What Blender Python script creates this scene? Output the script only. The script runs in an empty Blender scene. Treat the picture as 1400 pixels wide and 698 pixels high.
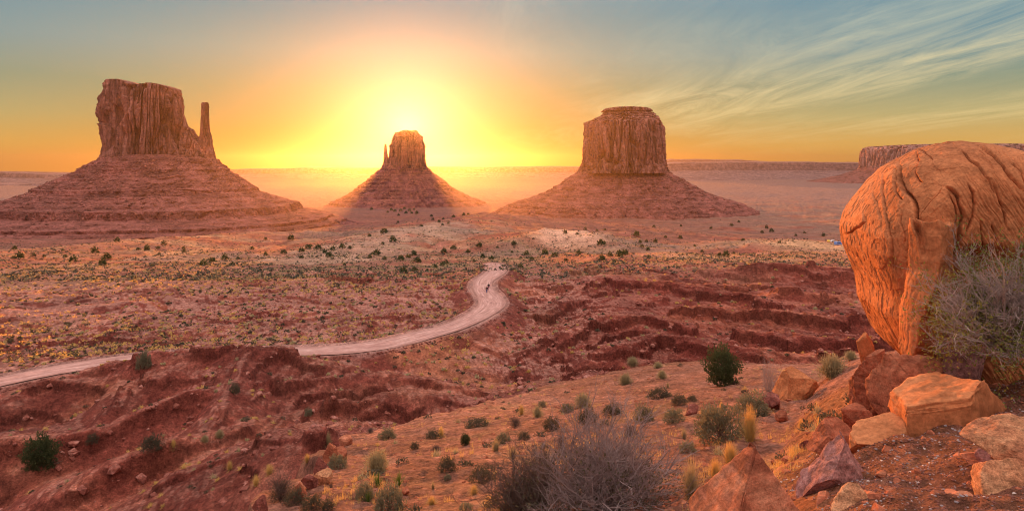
import bpy, math, random
import numpy as np
from mathutils import Vector
R = math.radians
random.seed(7); rng = np.random.default_rng(7)
sc = bpy.context.scene; C = sc.collection
F = 912.0; HOR = 226.0          # focal length and horizon row of the photograph (1400 px wide)

# ------------------------------------------------------------------ camera, world, sun, exposure
cam = bpy.data.objects.new('camera', bpy.data.cameras.new('camera')); C.objects.link(cam)
cam.location = (0, 0, 0); cam.rotation_euler = (R(90), 0, 0)
cam.data.sensor_width = 36; cam.data.lens = 36*F/1400; cam.data.shift_y = -(349-HOR)/1400
cam.data.clip_start = 0.05; cam.data.clip_end = 90000
sc.camera = cam
sc.view_settings.view_transform = 'Standard'; sc.view_settings.look = 'None'
sc.view_settings.gamma = 1; sc.view_settings.use_curve_mapping = False
sc.view_settings.exposure = 1.08
sc.render.engine = 'CYCLES'
cy = sc.cycles
cy.use_denoising = True; cy.max_bounces = 5; cy.diffuse_bounces = 3; cy.glossy_bounces = 1
cy.transmission_bounces = 1; cy.volume_bounces = 0; cy.transparent_max_bounces = 4
cy.use_adaptive_sampling = True; cy.adaptive_threshold = 0.02; cy.sample_clamp_indirect = 5; cy.pixel_filter_type = 'BLACKMAN_HARRIS'; cy.filter_width = 1.05
SUN_AZ, SUN_EL = -8.9, 3.17
sd = Vector((math.sin(R(SUN_AZ))*math.cos(R(SUN_EL)), math.cos(R(SUN_AZ))*math.cos(R(SUN_EL)), math.sin(R(SUN_EL))))
sl = bpy.data.lights.new('sun', 'SUN'); sl.energy = 5.0; sl.angle = R(0.5); sl.color = (1.0, 0.30, 0.045)
so = bpy.data.objects.new('sun', sl); C.objects.link(so)
so.rotation_euler = sd.to_track_quat('Z', 'Y').to_euler(); so.location = (0, 0, 400)

def N(nt, typ, loc=None, **kw):
    n = nt.nodes.new(typ)
    for k, v in kw.items():
        if k.startswith('i_'):
            n.inputs[int(k[2:]) if k[2:].isdigit() else k[2:].replace('_', ' ')].default_value = v
        else: setattr(n, k, v)
    return n
def math_n(nt, op, a, b=None, clamp=False):
    n = nt.nodes.new('ShaderNodeMath'); n.operation = op; n.use_clamp = clamp
    for i, v in enumerate((a, b)):
        if v is None: continue
        if isinstance(v, (int, float)): n.inputs[i].default_value = v
        else: nt.links.new(v, n.inputs[i])
    return n.outputs[0]
def ramp(nt, fac, stops, interp='LINEAR'):
    n = nt.nodes.new('ShaderNodeValToRGB'); cr = n.color_ramp; cr.interpolation = interp
    while len(cr.elements) > 1: cr.elements.remove(cr.elements[0])
    for i, (p, c) in enumerate(stops):
        e = cr.elements[0] if i == 0 else cr.elements.new(p)
        e.position = p; c = c if isinstance(c, tuple) else (c, c, c); e.color = tuple(c[:3]) + (1,)
    nt.links.new(fac, n.inputs[0]); return n.outputs[0]
def mixc(nt, fac, a, b, mode='MIX'):
    n = nt.nodes.new('ShaderNodeMix'); n.data_type = 'RGBA'; n.blend_type = mode
    for s, v in ((n.inputs[0], fac), (n.inputs[6], a), (n.inputs[7], b)):
        if isinstance(v, (int, float)): s.default_value = v
        elif isinstance(v, tuple): s.default_value = v[:3] + (1,)
        else: nt.links.new(v, s)
    return n.outputs[2]

w = bpy.data.worlds.new('World'); sc.world = w; w.use_nodes = True
nt = w.node_tree; nt.nodes.clear()
tc = N(nt, 'ShaderNodeTexCoord'); nv = N(nt, 'ShaderNodeVectorMath', operation='NORMALIZE')
nt.links.new(tc.outputs['Generated'], nv.inputs[0]); D = nv.outputs[0]
sx = N(nt, 'ShaderNodeSeparateXYZ'); nt.links.new(D, sx.inputs[0])
X_, Y_, Z_ = sx.outputs
el = math_n(nt, 'MULTIPLY', math_n(nt, 'ARCSINE', Z_), 180/math.pi)       # degrees
elf = math_n(nt, 'DIVIDE', math_n(nt, 'MAXIMUM', el, 0.0), 90.0)
dp = N(nt, 'ShaderNodeVectorMath', operation='DOT_PRODUCT'); nt.links.new(D, dp.inputs[0]); dp.inputs[1].default_value = sd
ang = math_n(nt, 'MULTIPLY', math_n(nt, 'ARCCOSINE', math_n(nt, 'MINIMUM', dp.outputs['Value'], 0.99999)), 180/math.pi)
hd = Vector((sd.x, sd.y, 0)).normalized()
dh = N(nt, 'ShaderNodeVectorMath', operation='DOT_PRODUCT'); nt.links.new(D, dh.inputs[0]); dh.inputs[1].default_value = hd
far = ramp(nt, elf, [(0, (0.66,0.30,0.05)), (.018, (0.64,0.36,0.08)), (.042, (0.41,0.34,0.14)), (.07, (0.209,0.252,0.173)), (.10, (0.15,0.24,0.26)), (.14, (0.11,0.22,0.28)), (.3, (0.6,0.6,0.62)), (1, (1.85,1.55,1.5))])
near = ramp(nt, elf, [(0, (0.36,0.15,0.010)), (.03, (0.37,0.19,0.02)), (.07, (0.40,0.29,0.10)), (.105, (0.36,0.33,0.20)), (.15, (0.19,0.26,0.24)), (.3, (0.7,0.62,0.56)), (1, (1.85,1.55,1.5))])
azf = ramp(nt, math_n(nt, 'DIVIDE', ang, 90), [(0.0, 1.0), (.10, .93), (.24, .50), (.36, .15), (.5, 0.0)], 'B_SPLINE')
skyc = mixc(nt, azf, far, near)
# unseen sky behind and overhead: made-up pink morning belt, upper part brightened as fill
back = ramp(nt, elf, [(0, (.26,.18,.21)), (.12, (.38,.27,.28)), (.3, (.66,.54,.54)), (1, (1.85,1.55,1.5))])
bf = ramp(nt, math_n(nt, 'ADD', math_n(nt, 'MULTIPLY', dh.outputs['Value'], -0.5), 0.5), [(0.22, 0.0), (.62, 1.0)], 'EASE')
skyc = mixc(nt, bf, skyc, back)
# cirrus: streaks on a high flat layer, thin over the right half
cz = math_n(nt, 'ADD', math_n(nt, 'MAXIMUM', Z_, 0.0), 0.035)
px_ = math_n(nt, 'DIVIDE', X_, cz); py_ = math_n(nt, 'DIVIDE', Y_, cz)
cx = N(nt, 'ShaderNodeCombineXYZ'); nt.links.new(px_, cx.inputs[0]); nt.links.new(py_, cx.inputs[1])
mp = N(nt, 'ShaderNodeMapping'); nt.links.new(cx.outputs[0], mp.inputs[0]); mp.inputs['Rotation'].default_value = (0, 0, R(16)); mp.inputs['Scale'].default_value = (1.7, .34, 1)
wn = N(nt, 'ShaderNodeTexNoise', i_Scale=1.0, i_Detail=10.0, i_Roughness=.70, i_Distortion=1.6); nt.links.new(mp.outputs[0], wn.inputs[0])
mp2 = N(nt, 'ShaderNodeMapping'); nt.links.new(cx.outputs[0], mp2.inputs[0]); mp2.inputs['Rotation'].default_value = (0, 0, R(12)); mp2.inputs['Scale'].default_value = (.42, .13, 1); mp2.inputs['Location'].default_value = (1.3, .4, 0)
wn2 = N(nt, 'ShaderNodeTexNoise', i_Scale=1.0, i_Detail=4.0, i_Roughness=.5, i_Distortion=.4); nt.links.new(mp2.outputs[0], wn2.inputs[0])
st = ramp(nt, wn.outputs[0], [(.34, 0.0), (.66, 1.0)])
bd = ramp(nt, wn2.outputs[0], [(.38, .12), (.60, 1.0)], 'EASE')
side = ramp(nt, math_n(nt, 'ADD', math_n(nt, 'MULTIPLY', X_, 0.5), 0.5), [(.42, 0.0), (.60, 1.0)], 'EASE')
hi = ramp(nt, elf, [(.005, 0.0), (.05, 1.0), (.35, .8), (.6, 0.3)])
cf = math_n(nt, 'MULTIPLY', math_n(nt, 'MULTIPLY', st, bd), math_n(nt, 'MULTIPLY', side, hi))
cf = math_n(nt, 'MULTIPLY', cf, 0.82)
cc = ramp(nt, elf, [(0, (0.72,0.446,0.158)), (.05, (0.684,0.518,0.23)), (.12, (0.49,0.49,0.346)), (.3, (0.504,0.504,0.49))])
skyc = mixc(nt, cf, skyc, cc)
g1 = math_n(nt, 'EXPONENT', math_n(nt, 'MULTIPLY', math_n(nt, 'POWER', math_n(nt, 'DIVIDE', ang, 3.8), 1.15), -1.0))
g2 = math_n(nt, 'EXPONENT', math_n(nt, 'DIVIDE', ang, -9.0))
gl = N(nt, 'ShaderNodeVectorMath', operation='SCALE'); gl.inputs[0].default_value = (.36, .36, .44); nt.links.new(g1, gl.inputs['Scale'])
gl2 = N(nt, 'ShaderNodeVectorMath', operation='SCALE'); gl2.inputs[0].default_value = (.05, .02, .0); nt.links.new(g2, gl2.inputs['Scale'])
ga = N(nt, 'ShaderNodeVectorMath', operation='ADD'); nt.links.new(gl.outputs[0], ga.inputs[0]); nt.links.new(gl2.outputs[0], ga.inputs[1])
gb = N(nt, 'ShaderNodeVectorMath', operation='ADD'); nt.links.new(skyc, gb.inputs[0]); nt.links.new(ga.outputs[0], gb.inputs[1])
b1 = N(nt, 'ShaderNodeBackground', i_Strength=0.60); nt.links.new(gb.outputs[0], b1.inputs[0])
sky = N(nt, 'ShaderNodeTexSky', sky_type='NISHITA', sun_disc=False, sun_elevation=R(SUN_EL), sun_rotation=R(SUN_AZ), altitude=1600, dust_density=2.0)
b2 = N(nt, 'ShaderNodeBackground', i_Strength=0.05); nt.links.new(mixc(nt, 1.0, sky.outputs[0], (.045, .06, .075), 'MULTIPLY'), b2.inputs[0])   # dimmed to a faint cool tint
ad = N(nt, 'ShaderNodeAddShader'); nt.links.new(b1.outputs[0], ad.inputs[0]); nt.links.new(b2.outputs[0], ad.inputs[1])
wo = N(nt, 'ShaderNodeOutputWorld'); nt.links.new(ad.outputs[0], wo.inputs[0])

# ------------------------------------------------------------------ noise
_p = rng.permutation(256).astype(np.int32); _p = np.concatenate([_p, _p])
_ga = np.linspace(0, 2*np.pi, 16, endpoint=False); _gx = np.cos(_ga).astype(np.float32); _gy = np.sin(_ga).astype(np.float32)
_g3 = rng.normal(size=(64, 3)); _g3 = (_g3/np.linalg.norm(_g3, axis=1)[:, None]).astype(np.float32)
def _f(t): return t*t*t*(t*(t*6-15)+10)
def gn(x, y, s=0):
    x = np.asarray(x, np.float64)+s*17.31; y = np.asarray(y, np.float64)+s*7.77
    xf = np.floor(x); yf = np.floor(y); xi = xf.astype(np.int64) & 255; yi = yf.astype(np.int64) & 255
    fx = (x-xf).astype(np.float32); fy = (y-yf).astype(np.float32); u = _f(fx); v = _f(fy); x1 = (xi+1) & 255; y1 = (yi+1) & 255
    def g(a, b, dx, dy):
        h = _p[_p[a]+b] & 15; return _gx[h]*dx+_gy[h]*dy
    a = g(xi, yi, fx, fy); b = g(x1, yi, fx-1, fy); c = g(xi, y1, fx, fy-1); d = g(x1, y1, fx-1, fy-1)
    a = a+(b-a)*u; c = c+(d-c)*u
    return (a+(c-a)*v)*1.5
def gn3(x, y, z, s=0):
    x = np.asarray(x, np.float64)+s*13.7; y = np.asarray(y, np.float64)+s*5.1; z = np.asarray(z, np.float64)+s*3.3
    xf, yf, zf = np.floor(x), np.floor(y), np.floor(z); xi, yi, zi = [q.astype(np.int64) & 255 for q in (xf, yf, zf)]
    fx, fy, fz = [q.astype(np.float32) for q in (x-xf, y-yf, z-zf)]; u, v, w_ = _f(fx), _f(fy), _f(fz); out = 0
    for dx in (0, 1):
        for dy in (0, 1):
            for dz in (0, 1):
                h = _p[_p[_p[(xi+dx) & 255]+((yi+dy) & 255)]+((zi+dz) & 255)] & 63; g = _g3[h]
                d = g[..., 0]*(fx-dx)+g[..., 1]*(fy-dy)+g[..., 2]*(fz-dz)
                out = out + d*(u if dx else 1-u)*(v if dy else 1-v)*(w_ if dz else 1-w_)
    return out*1.5
def fbm(x, y, o=4, s=0, g=.5):
    a, t, r = 1.0, 0.0, 0
    for i in range(o): r = r+a*gn(x*2**i, y*2**i, s+i); t += a; a *= g
    return r/t
def fbm3(x, y, z, o=4, s=0, g=.5):
    a, t, r = 1.0, 0.0, 0
    for i in range(o): r = r+a*gn3(x*2**i, y*2**i, z*2**i, s+i); t += a; a *= g
    return r/t
def ridged(x, y, o=3, s=0):
    a, t, r = 1.0, 0.0, 0
    for i in range(o): r = r+a*(1-np.abs(gn(x*2**i, y*2**i, s+i))*1.6); t += a; a *= .5
    return r/t
def sst(a, b, x): t = np.clip((x-a)/(b-a), 0, 1); return t*t*(3-2*t)
def smax(a, b, k): h = np.clip(.5+.5*(a-b)/k, 0, 1); return b+(a-b)*h+k*h*(1-h)
def terr(z, step, n=0, w_=.25, flat=.35):
    k = z/step+n; f = np.floor(k); r = k-f; a = 1-w_
    q = np.where(r < a, flat*r/a, flat+(1-flat)*(r-a)/w_); return (f+q-n)*step

# ------------------------------------------------------------------ terrain
def P(u, row, Y): return (Y*(u-700)/F, Y, Y*(HOR-row)/F)
def seg_ridge(x, y, pts, sf, sb, wob=0.0, led=None):
    """surface of a crest line: pts are (x,y,z); falls off at sf toward the viewer's side and sb behind"""
    best = np.full(x.shape, -1e4)
    pts = [np.array(p, float) for p in pts]
    for a, b in zip(pts[:-1], pts[1:]):
        ex, ey = b[0]-a[0], b[1]-a[1]; L = ex*ex+ey*ey
        t = np.clip(((x-a[0])*ex+(y-a[1])*ey)/L, 0, 1)
        dx = x-(a[0]+t*ex); dy = y-(a[1]+t*ey); d = np.hypot(dx, dy)+1e-6
        fr = np.clip(.5-.5*dy/d, 0, 1)              # 1 = on the near side
        s = sf*fr+sb*(1-fr)
        z = a[2]+t*(b[2]-a[2])-s*(np.sqrt(d*d+wob*wob)-wob)
        if led is not None: z = z-led*fr*sst(.5, 1.0, d)
        best = np.maximum(best, z)
    return best
EDGE = [(-4.4, -40), (-4.0, 5), (-3.8, 11), (-5.0, 19), (-6.3, 24), (-4.7, 27), (-2.4, 33), (3, 44), (8.8, 49), (15.5, 48), (21, 45), (34, 42), (70, 36), (140, 20)]
def edge_sd(x, y):
    """signed distance to the rim of the sandy shelf, positive on the shelf"""
    best = np.full(x.shape, 1e9); sgn = np.ones(x.shape)
    for a, b in zip(EDGE[:-1], EDGE[1:]):
        ex, ey = b[0]-a[0], b[1]-a[1]; L = ex*ex+ey*ey
        t = np.clip(((x-a[0])*ex+(y-a[1])*ey)/L, 0, 1)
        d = np.hypot(x-a[0]-t*ex, y-a[1]-t*ey); m = d < best
        cr = (ex*(y-a[1])-ey*(x-a[0])); best = np.where(m, d, best); sgn = np.where(m, np.where(cr < 0, 1.0, -1.0), sgn)
    return best*sgn
ROAD_IMG = [(-420,600,-34),(-250,566,-33.6),(-90,541,-33.2),(0,521,-33),(90,503,-32.8),(180,491,-32.6),(290,484,-32.3),(400,480,-32),(470,477,-32),(530,469,-32),(580,457,-32.1),(620,446,-32.2),(655,430,-32.4),(672,416,-32.6),(668,404,-32.8),(660,394,-33),(662,383,-33.4),(676,373,-33.9),(680,366,-34.8),(676,361,-37)]
ROAD = []
for u, r, z in ROAD_IMG:
    Y = -z*F/(r-HOR); ROAD.append((Y*(u-700)/F, Y, z))
def cat(pts, n=10):
    pts = np.array(pts, float); o = []
    for i in range(len(pts)-1):
        p0, p1, p2, p3 = pts[max(i-1, 0)], pts[i], pts[i+1], pts[min(i+2, len(pts)-1)]
        for k in range(n):
            t = k/n; o.append(.5*((2*p1)+(-p0+p2)*t+(2*p0-5*p1+4*p2-p3)*t*t+(-p0+3*p1-3*p2+p3)*t**3))
    o.append(pts[-1]); return np.array(o)
ROADC = cat(ROAD, 6)
def poly_d(x, y, pts):
    best = np.full(x.shape, 1e9); zz = np.zeros(x.shape)
    for a, b in zip(pts[:-1], pts[1:]):
        ex, ey = b[0]-a[0], b[1]-a[1]; L = ex*ex+ey*ey+1e-9
        t = np.clip(((x-a[0])*ex+(y-a[1])*ey)/L, 0, 1)
        d = np.hypot(x-a[0]-t*ex, y-a[1]-t*ey); m = d < best
        best = np.where(m, d, best); zz = np.where(m, a[2]+t*(b[2]-a[2]), zz)
    return best, zz
RID = [  # crest lines of the red badlands: [(u,row,Y)...], near slope, far slope
 ([(-60,575,84),(0,548,86),(60,522,90),(110,503,94),(150,490,95),(185,481,95),(215,473,95),(270,470,93),(335,462,93),(370,467,95),(410,479,94),(450,492,92),(480,496,92)], .42, .5),
 ([(335,466,93),(330,496,86),(326,525,78),(318,550,70),(290,585,63)], .55, .6),
 ([(200,493,94),(180,515,88),(165,540,80)], .6, .6),
 ([(-60,600,66),(60,585,68),(150,572,70),(215,548,73),(262,531,76),(300,528,77),(330,536,75)], .95, .3),
 ([(388,515,82),(430,508,84),(470,503,88),(530,506,90),(590,515,88),(640,528,84)], .55, .4),
 ([(470,545,72),(560,535,78),(620,540,76),(660,548,72),(720,552,66),(770,535,66),(830,515,68)], .8, .35),
 ([(100,655,54),(160,628,56),(230,603,58),(300,590,60),(345,572,64)], .6, .35),
 ([(150,700,50),(250,650,50),(330,622,50),(400,600,48),(440,590,46)], .6, .35),
 ([(560,470,120),(610,458,128),(650,462,128),(700,480,122),(760,500,112)], .45, .5),
 ([(700,430,150),(750,420,160),(790,395,178),(826,375,194),(870,379,186),(940,386,176),(1010,399,166),(1050,410,158)], .62, .4),
 ([(860,372,222),(885,366,226),(920,376,215)], .5, .4),
 ([(960,368,222),(1010,362,216),(1060,357,212),(1108,354,208),(1150,360,202),(1200,362,198),(1400,372,190),(1700,380,180)], .55, .45),
 ([(700,478,122),(760,455,130),(800,437,136),(832,422,142),(880,428,140),(930,441,134)], .62, .4),
 ([(915,418,152),(965,412,153),(1010,418,150),(1060,421,147),(1110,428,142),(1200,425,142),(1500,440,136)], .9, .35),
 ([(1060,392,176),(1120,396,172),(1200,400,170),(1500,410,165)], .9, .3),
 ([(850,462,118),(900,452,126),(960,460,121),(1030,472,115),(1090,480,108),(1300,480,104)], .8, .4),
 ([(1010,446,134),(1080,450,128),(1150,452,126),(1400,455,120)], 1.0, .3),
 ([(420,432,170),(470,428,176),(540,430,172),(600,424,168)], .4, .3),
 ([(100,462,150),(200,458,152),(300,444,160),(360,443,160)], .5, .2),
 ([(60,425,190),(160,408,205),(215,395,225),(250,400,215),(300,405,210)], .6, .2),
 ([(340,400,225),(430,396,232),(500,394,236),(520,402,220)], .7, .2),
]
RIDW = [([P(*p) for p in pts], a, b) for pts, a, b in RID]
BY = np.array([0, 60, 100, 170, 240, 300, 380, 500, 700, 1000, 1450, 2000, 2800, 4000, 9000, 60000.])
BZ = np.array([-29, -31, -34, -34.6, -38, -45, -53, -66, -86, -113, -146, -163, -160, -156, -156, -156.])
VR = [  # long low swells of the valley
 ([(380,372,300),(440,352,370),(500,334,480),(560,316,640),(620,300,860),(670,291,1050)], .10, .12),
 ([(690,330,470),(740,314,540),(800,318,520),(850,332,470)], .10, .2),
 ([(840,352,310),(900,345,330),(960,350,320)], .12, .2),
 ([(980,340,430),(1080,326,520),(1160,330,500),(1500,335,480)], .08, .15),
 ([(-100,352,330),(0,345,400),(90,338,470),(200,326,600),(330,318,720),(430,316,760)], .10, .12),
 ([(-100,372,300),(60,366,310),(200,352,360),(300,345,400)], .10, .2),
]
VRW = [([P(*p) for p in pts], a, b) for pts, a, b in VR]
def T(x, y, full=False):
    x = np.asarray(x, np.float64); y = np.asarray(y, np.float64); r = np.hypot(x, y)
    out = np.zeros(x.shape); mask_shelf = np.zeros(x.shape); rd = np.full(x.shape, 1e3)
    # --- far base
    yb = np.where(y > 0, np.maximum(y, .93*r*.75), r*.75)
    z = np.interp(yb, BY, BZ)
    z = z-2.5*(1-sst(85, 100, y))-5.5*sst(-14, 14, x)*(1-sst(85, 150, y))+2.5*sst(0, 40, x)*sst(140, 260, y)*(1-sst(400, 900, y))
    wx = x+fbm(x/60, y/60, 2, 41)*14; wy = y+fbm(x/60, y/60, 2, 51)*14
    far = sst(220, 420, r)
    z = z+far*fbm(wx/150, wy/110, 3, 3)*np.interp(r, [200, 500, 1200, 3000, 9000], [3.0, 6, 9, 7, 5])
    z = z+sst(1200, 3000, r)*fbm(x/900, y/1600, 2, 5)*14
    z = z+(1-far)*(fbm(wx/30, wy/24, 3, 8)*1.6+sst(100, 125, y)*fbm(wx/16, wy/14, 3, 9)*1.6)
    m = (r < 300) & (y > 25)
    if m.any():
        xm, ym, zm = wx[m]*.25+x[m]*.75, wy[m]*.25+y[m]*.75, z[m]
        wob = fbm(x[m]/11, y[m]/11, 3, 12); lg = np.clip(.75+2.2*fbm(x[m]/9, y[m]/9, 2, 19), 0, 1.7)
        for pts, a, b in RIDW:
            q = seg_ridge(xm, ym, pts, a, b, 1.0, lg)+wob*.9
            zm = smax(zm, q, .5)
        z[m] = zm
    m = (r > 240) & (r < 1600) & (y > 0)
    if m.any():
        zm = z[m]
        for pts, a, b in VRW: zm = smax(zm, seg_ridge(wx[m], wy[m], pts, a, b, 10)+fbm(x[m]/30, y[m]/30, 3, 17)*3, 3)
        z[m] = zm
    # erosion gullies, ledges
    mid = sst(40, 60, r)*(1-sst(220, 420, r))
    n1 = fbm(x/26, y/20, 3, 21)*1.3
    tz = terr(z, 2.7, n1*.8+fbm(x/5, y/5, 2, 24)*.18+np.round(3*fbm(x/2.6, y/2.6, 2, 26))*.09, .08, .36)
    k = mid*np.clip(.35+.9*fbm(x/40, y/40, 2, 61)+.5*sst(-5, 20, x), 0.05, 1)
    z = z+(tz-z)*k
    tz = terr(z, 7.5, fbm(x/90, y/70, 3, 23), .16, .45)
    z = z+(tz-z)*far*(1-sst(1500, 2500, r))*.75
    z = z-mid*np.maximum(ridged(wx/9, wy/13, 2, 31)-.6, 0)*1.3
    z = z+mid*fbm(x/3.2, y/3.2, 4, 33, .55)*.24-mid*.26*np.maximum(ridged((x+y*.25)/1.5, (y-x*.25)/7, 2, 35)-.5, 0)
    z = z+far*(1-sst(2500, 5000, r))*fbm(x/14, y/14, 4, 36, .65)*np.interp(r, [200, 600, 2500], [.9, 1.5, 3.0])
    # --- shelf
    m = (r < 160)
    if m.any():
        xs, ys = x[m], y[m]; yc = np.maximum(ys, -30)
        f = np.interp(yc, [-30, 0, 3, 9, 16, 32, 45, 60, 160], [-2.2, -1.72, -2.75, -4.63, -6.76, -11.5, -14.75, -18.2, -40])
        s = f+.105*np.clip(xs, -12, 13+.0*xs)
        hm = np.interp(yc, [0, 4, 6, 8, 10, 14, 22, 40], [.25, .6, .9, 1.3, 1.5, 1.45, 1.2, .9])
        h = (xs-(2.1+.5*(yc-6.5)))*.6*sst(-2, 4, yc); h = hm*(1-np.exp(-np.maximum(h, 0)/hm*1.15))*1.05
        s = s+h
        s = s+fbm(xs/6, ys/6, 3, 71)*.22*sst(2, 10, r[m])+fbm(xs/1.1, ys/1.1, 4, 73, .6)*.12-.06*np.maximum(fbm(xs/.45, ys/.45, 2, 76)-.05, 0)*4*.5+np.maximum(ridged(xs/3.3+ys/9, ys/5, 2, 75)-.6, 0)*-.25*sst(8, 20, yc)
        s = s-.10*sst(0, 1, h)*np.maximum(fbm(xs/.35, ys/.35, 3, 77), 0)
        e = edge_sd(xs+fbm(xs/4, ys/4, 3, 79)*1.6, ys+fbm(xs/4, ys/4, 3, 89)*1.6)
        cl = -np.clip(-e, 0, 60)                 # metres beyond the rim
        drop = s+cl*.95-1.1*sst(0, .8, -e)+fbm(xs/2.2, ys/2.2, 4, 81)*.7*sst(0, 3, -e)
        lz = z[m]; zz = np.where(e > 0, s, np.maximum(lz, drop))
        z[m] = zz; ms = np.where(e > -.4, 1.0, 0.0)*1.0; ms = np.maximum(ms, np.where((drop > lz), .35, 0)); mask_shelf[m] = ms
    # --- road bed
    m = (y > 85) & (r < 330) & (x < 25)
    if m.any():
        d, rz = poly_d(x[m], y[m], ROADC); rd[m] = d
        hw = 3.0
        zz = z[m]; bank = sst(hw+.6, hw+7, d)
        zz = np.where(d < hw+7, (rz-.16+.35*np.exp(-((d-hw-1.1)/.5)**2))*(1-bank)+zz*bank, zz); z[m] = zz
    if full: return z, mask_shelf, rd
    return z

# ------------------------------------------------------------------ mesh helpers
def mesh_np(name, v, f, mat, parent=None, smooth=True, col=None, link=True):
    me = bpy.data.meshes.new(name); v = np.ascontiguousarray(v, np.float32); f = np.ascontiguousarray(f, np.int32)
    me.vertices.add(len(v)); me.vertices.foreach_set('co', v.ravel())
    n, k = f.shape; me.loops.add(n*k); me.loops.foreach_set('vertex_index', f.ravel())
    me.polygons.add(n); me.polygons.foreach_set('loop_start', np.arange(0, n*k, k, dtype=np.int32)); me.polygons.foreach_set('loop_total', np.full(n, k, np.int32))
    me.polygons.foreach_set('use_smooth', np.full(n, smooth, bool)); me.update(calc_edges=True)
    if col is not None:
        a = me.color_attributes.new('Col', 'FLOAT_COLOR', 'POINT'); c = np.ones((len(v), 4), np.float32); c[:, :3] = col; a.data.foreach_set('color', c.ravel())
    if mat: me.materials.append(mat)
    if not link: return me
    o = bpy.data.objects.new(name, me); C.objects.link(o)
    if parent: o.parent = parent
    return o
def grid_faces(nr, nc, wrap=False):
    i = np.arange(nr-1)[:, None]*nc; j = np.arange(nc if wrap else nc-1)[None]; j1 = (j+1) % nc
    return np.stack([i+j, i+j1, i+nc+j1, i+nc+j], -1).reshape(-1, 4)
def tag(o, label=None, cat=None, group=None, kind=None):
    if label: o['label'] = label
    if cat: o['category'] = cat
    if group: o['group'] = group
    if kind: o['kind'] = kind
    return o
def empty(name, loc=(0, 0, 0), rz=0):
    o = bpy.data.objects.new(name, None); C.objects.link(o); o.location = loc; o.rotation_euler = (0, 0, rz); o.empty_display_size = .2; return o
def mat_new(name):
    m = bpy.data.materials.new(name); m.use_nodes = True; nt = m.node_tree; b = nt.nodes['Principled BSDF']
    b.inputs['Roughness'].default_value = .95; b.inputs['Specular IOR Level'].default_value = .12; return m, nt, b
def bump(nt, b, h, dist, strength=1.0, prev=None):
    n = N(nt, 'ShaderNodeBump'); n.inputs['Distance'].default_value = dist; n.inputs['Strength'].default_value = strength
    nt.links.new(h, n.inputs['Height'])
    if prev: nt.links.new(prev, n.inputs['Normal'])
    nt.links.new(n.outputs[0], b.inputs['Normal']); return n.outputs[0]
def noise(nt, scale, detail=5, rough=.6, vec=None, dist=0):
    n = N(nt, 'ShaderNodeTexNoise'); n.inputs['Scale'].default_value = scale; n.inputs['Detail'].default_value = detail; n.inputs['Roughness'].default_value = rough; n.inputs['Distortion'].default_value = dist
    if vec: nt.links.new(vec, n.inputs[0])
    return n.outputs[0]
def geo_pos(nt): return N(nt, 'ShaderNodeNewGeometry').outputs['Position']
def mapped(nt, vec, scale=(1, 1, 1), rot=(0, 0, 0)):
    m = N(nt, 'ShaderNodeMapping'); nt.links.new(vec, m.inputs[0]); m.inputs['Scale'].default_value = scale; m.inputs['Rotation'].default_value = rot; return m.outputs[0]

def ground_mat():
    m, nt, b = mat_new('desert_ground')
    a = N(nt, 'ShaderNodeVertexColor', layer_name='Col'); p = geo_pos(nt)
    n1 = noise(nt, 9, 6, .7, p); n2 = noise(nt, .9, 6, .7, p); n3 = noise(nt, .06, 6, .7, p)
    n4 = noise(nt, 2.6, 7, .8, p)
    c = mixc(nt, 1.0, a.outputs[0], ramp(nt, n1, [(.36, .62), (.52, 1.0), (.66, 1.35)]), 'MULTIPLY')
    c = mixc(nt, 1.0, c, ramp(nt, n4, [(.36, .55), (.5, 1.0), (.62, 1.35), (.70, 1.9)]), 'MULTIPLY')
    c = mixc(nt, 1.0, c, ramp(nt, n2, [(.34, (.66,.62,.64)), (.52, (1,1,1)), (.66, (1.4,1.4,1.42))]), 'MULTIPLY')
    c = mixc(nt, 1.0, c, ramp(nt, n3, [(.34, .68), (.66, 1.32)]), 'MULTIPLY')
    nt.links.new(c, b.inputs['Base Color'])
    q = bump(nt, b, n2, .6, 1.0); q = bump(nt, b, n4, .25, .9, q)
    v = N(nt, 'ShaderNodeTexVoronoi'); v.inputs['Scale'].default_value = 14; nt.links.new(p, v.inputs[0])
    q = bump(nt, b, n1, .06, .9, q)
    return m
def rock_mat(name, c1, c2, c3, sc_=1.0, strata=0.0, rot=(0, 0, 0), vs=(1, 1, 1), bd=.02, obj=False, con=1.0):
    m, nt, b = mat_new(name); p = geo_pos(nt)
    if obj: p = N(nt, 'ShaderNodeTexCoord').outputs['Object']
    pv = mapped(nt, p, vs, rot)
    a = noise(nt, 1.2*sc_, 8, .65, pv, .3); d = noise(nt, 9*sc_, 8, .7, p); s = noise(nt, 2.5*sc_, 4, .6, mapped(nt, p, (.25, .25, 3.5), rot), .2)
    c = ramp(nt, a, [(.36, c1), (.5, c2), (.64, c3)])
    c = mixc(nt, con, c, ramp(nt, d, [(.36, .60), (.5, 1.0), (.62, 1.3)]), 'MULTIPLY'); e_ = noise(nt, 38*sc_, 4, .7, p)
    c = mixc(nt, con, c, ramp(nt, e_, [(.36, .66), (.5, 1.0), (.62, 1.25)]), 'MULTIPLY')
    if strata: c = mixc(nt, strata, c, ramp(nt, s, [(.35, .55), (.5, 1.0), (.65, 1.25)]), 'MULTIPLY')
    nt.links.new(c, b.inputs['Base Color'])
    q = bump(nt, b, a, bd*5, .5); q = bump(nt, b, d, bd*1.4, 1.0, q); q = bump(nt, b, e_, bd*.3, .8, q)
    if strata: q = bump(nt, b, s, bd*2, strata*.8, q)
    return m
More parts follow.
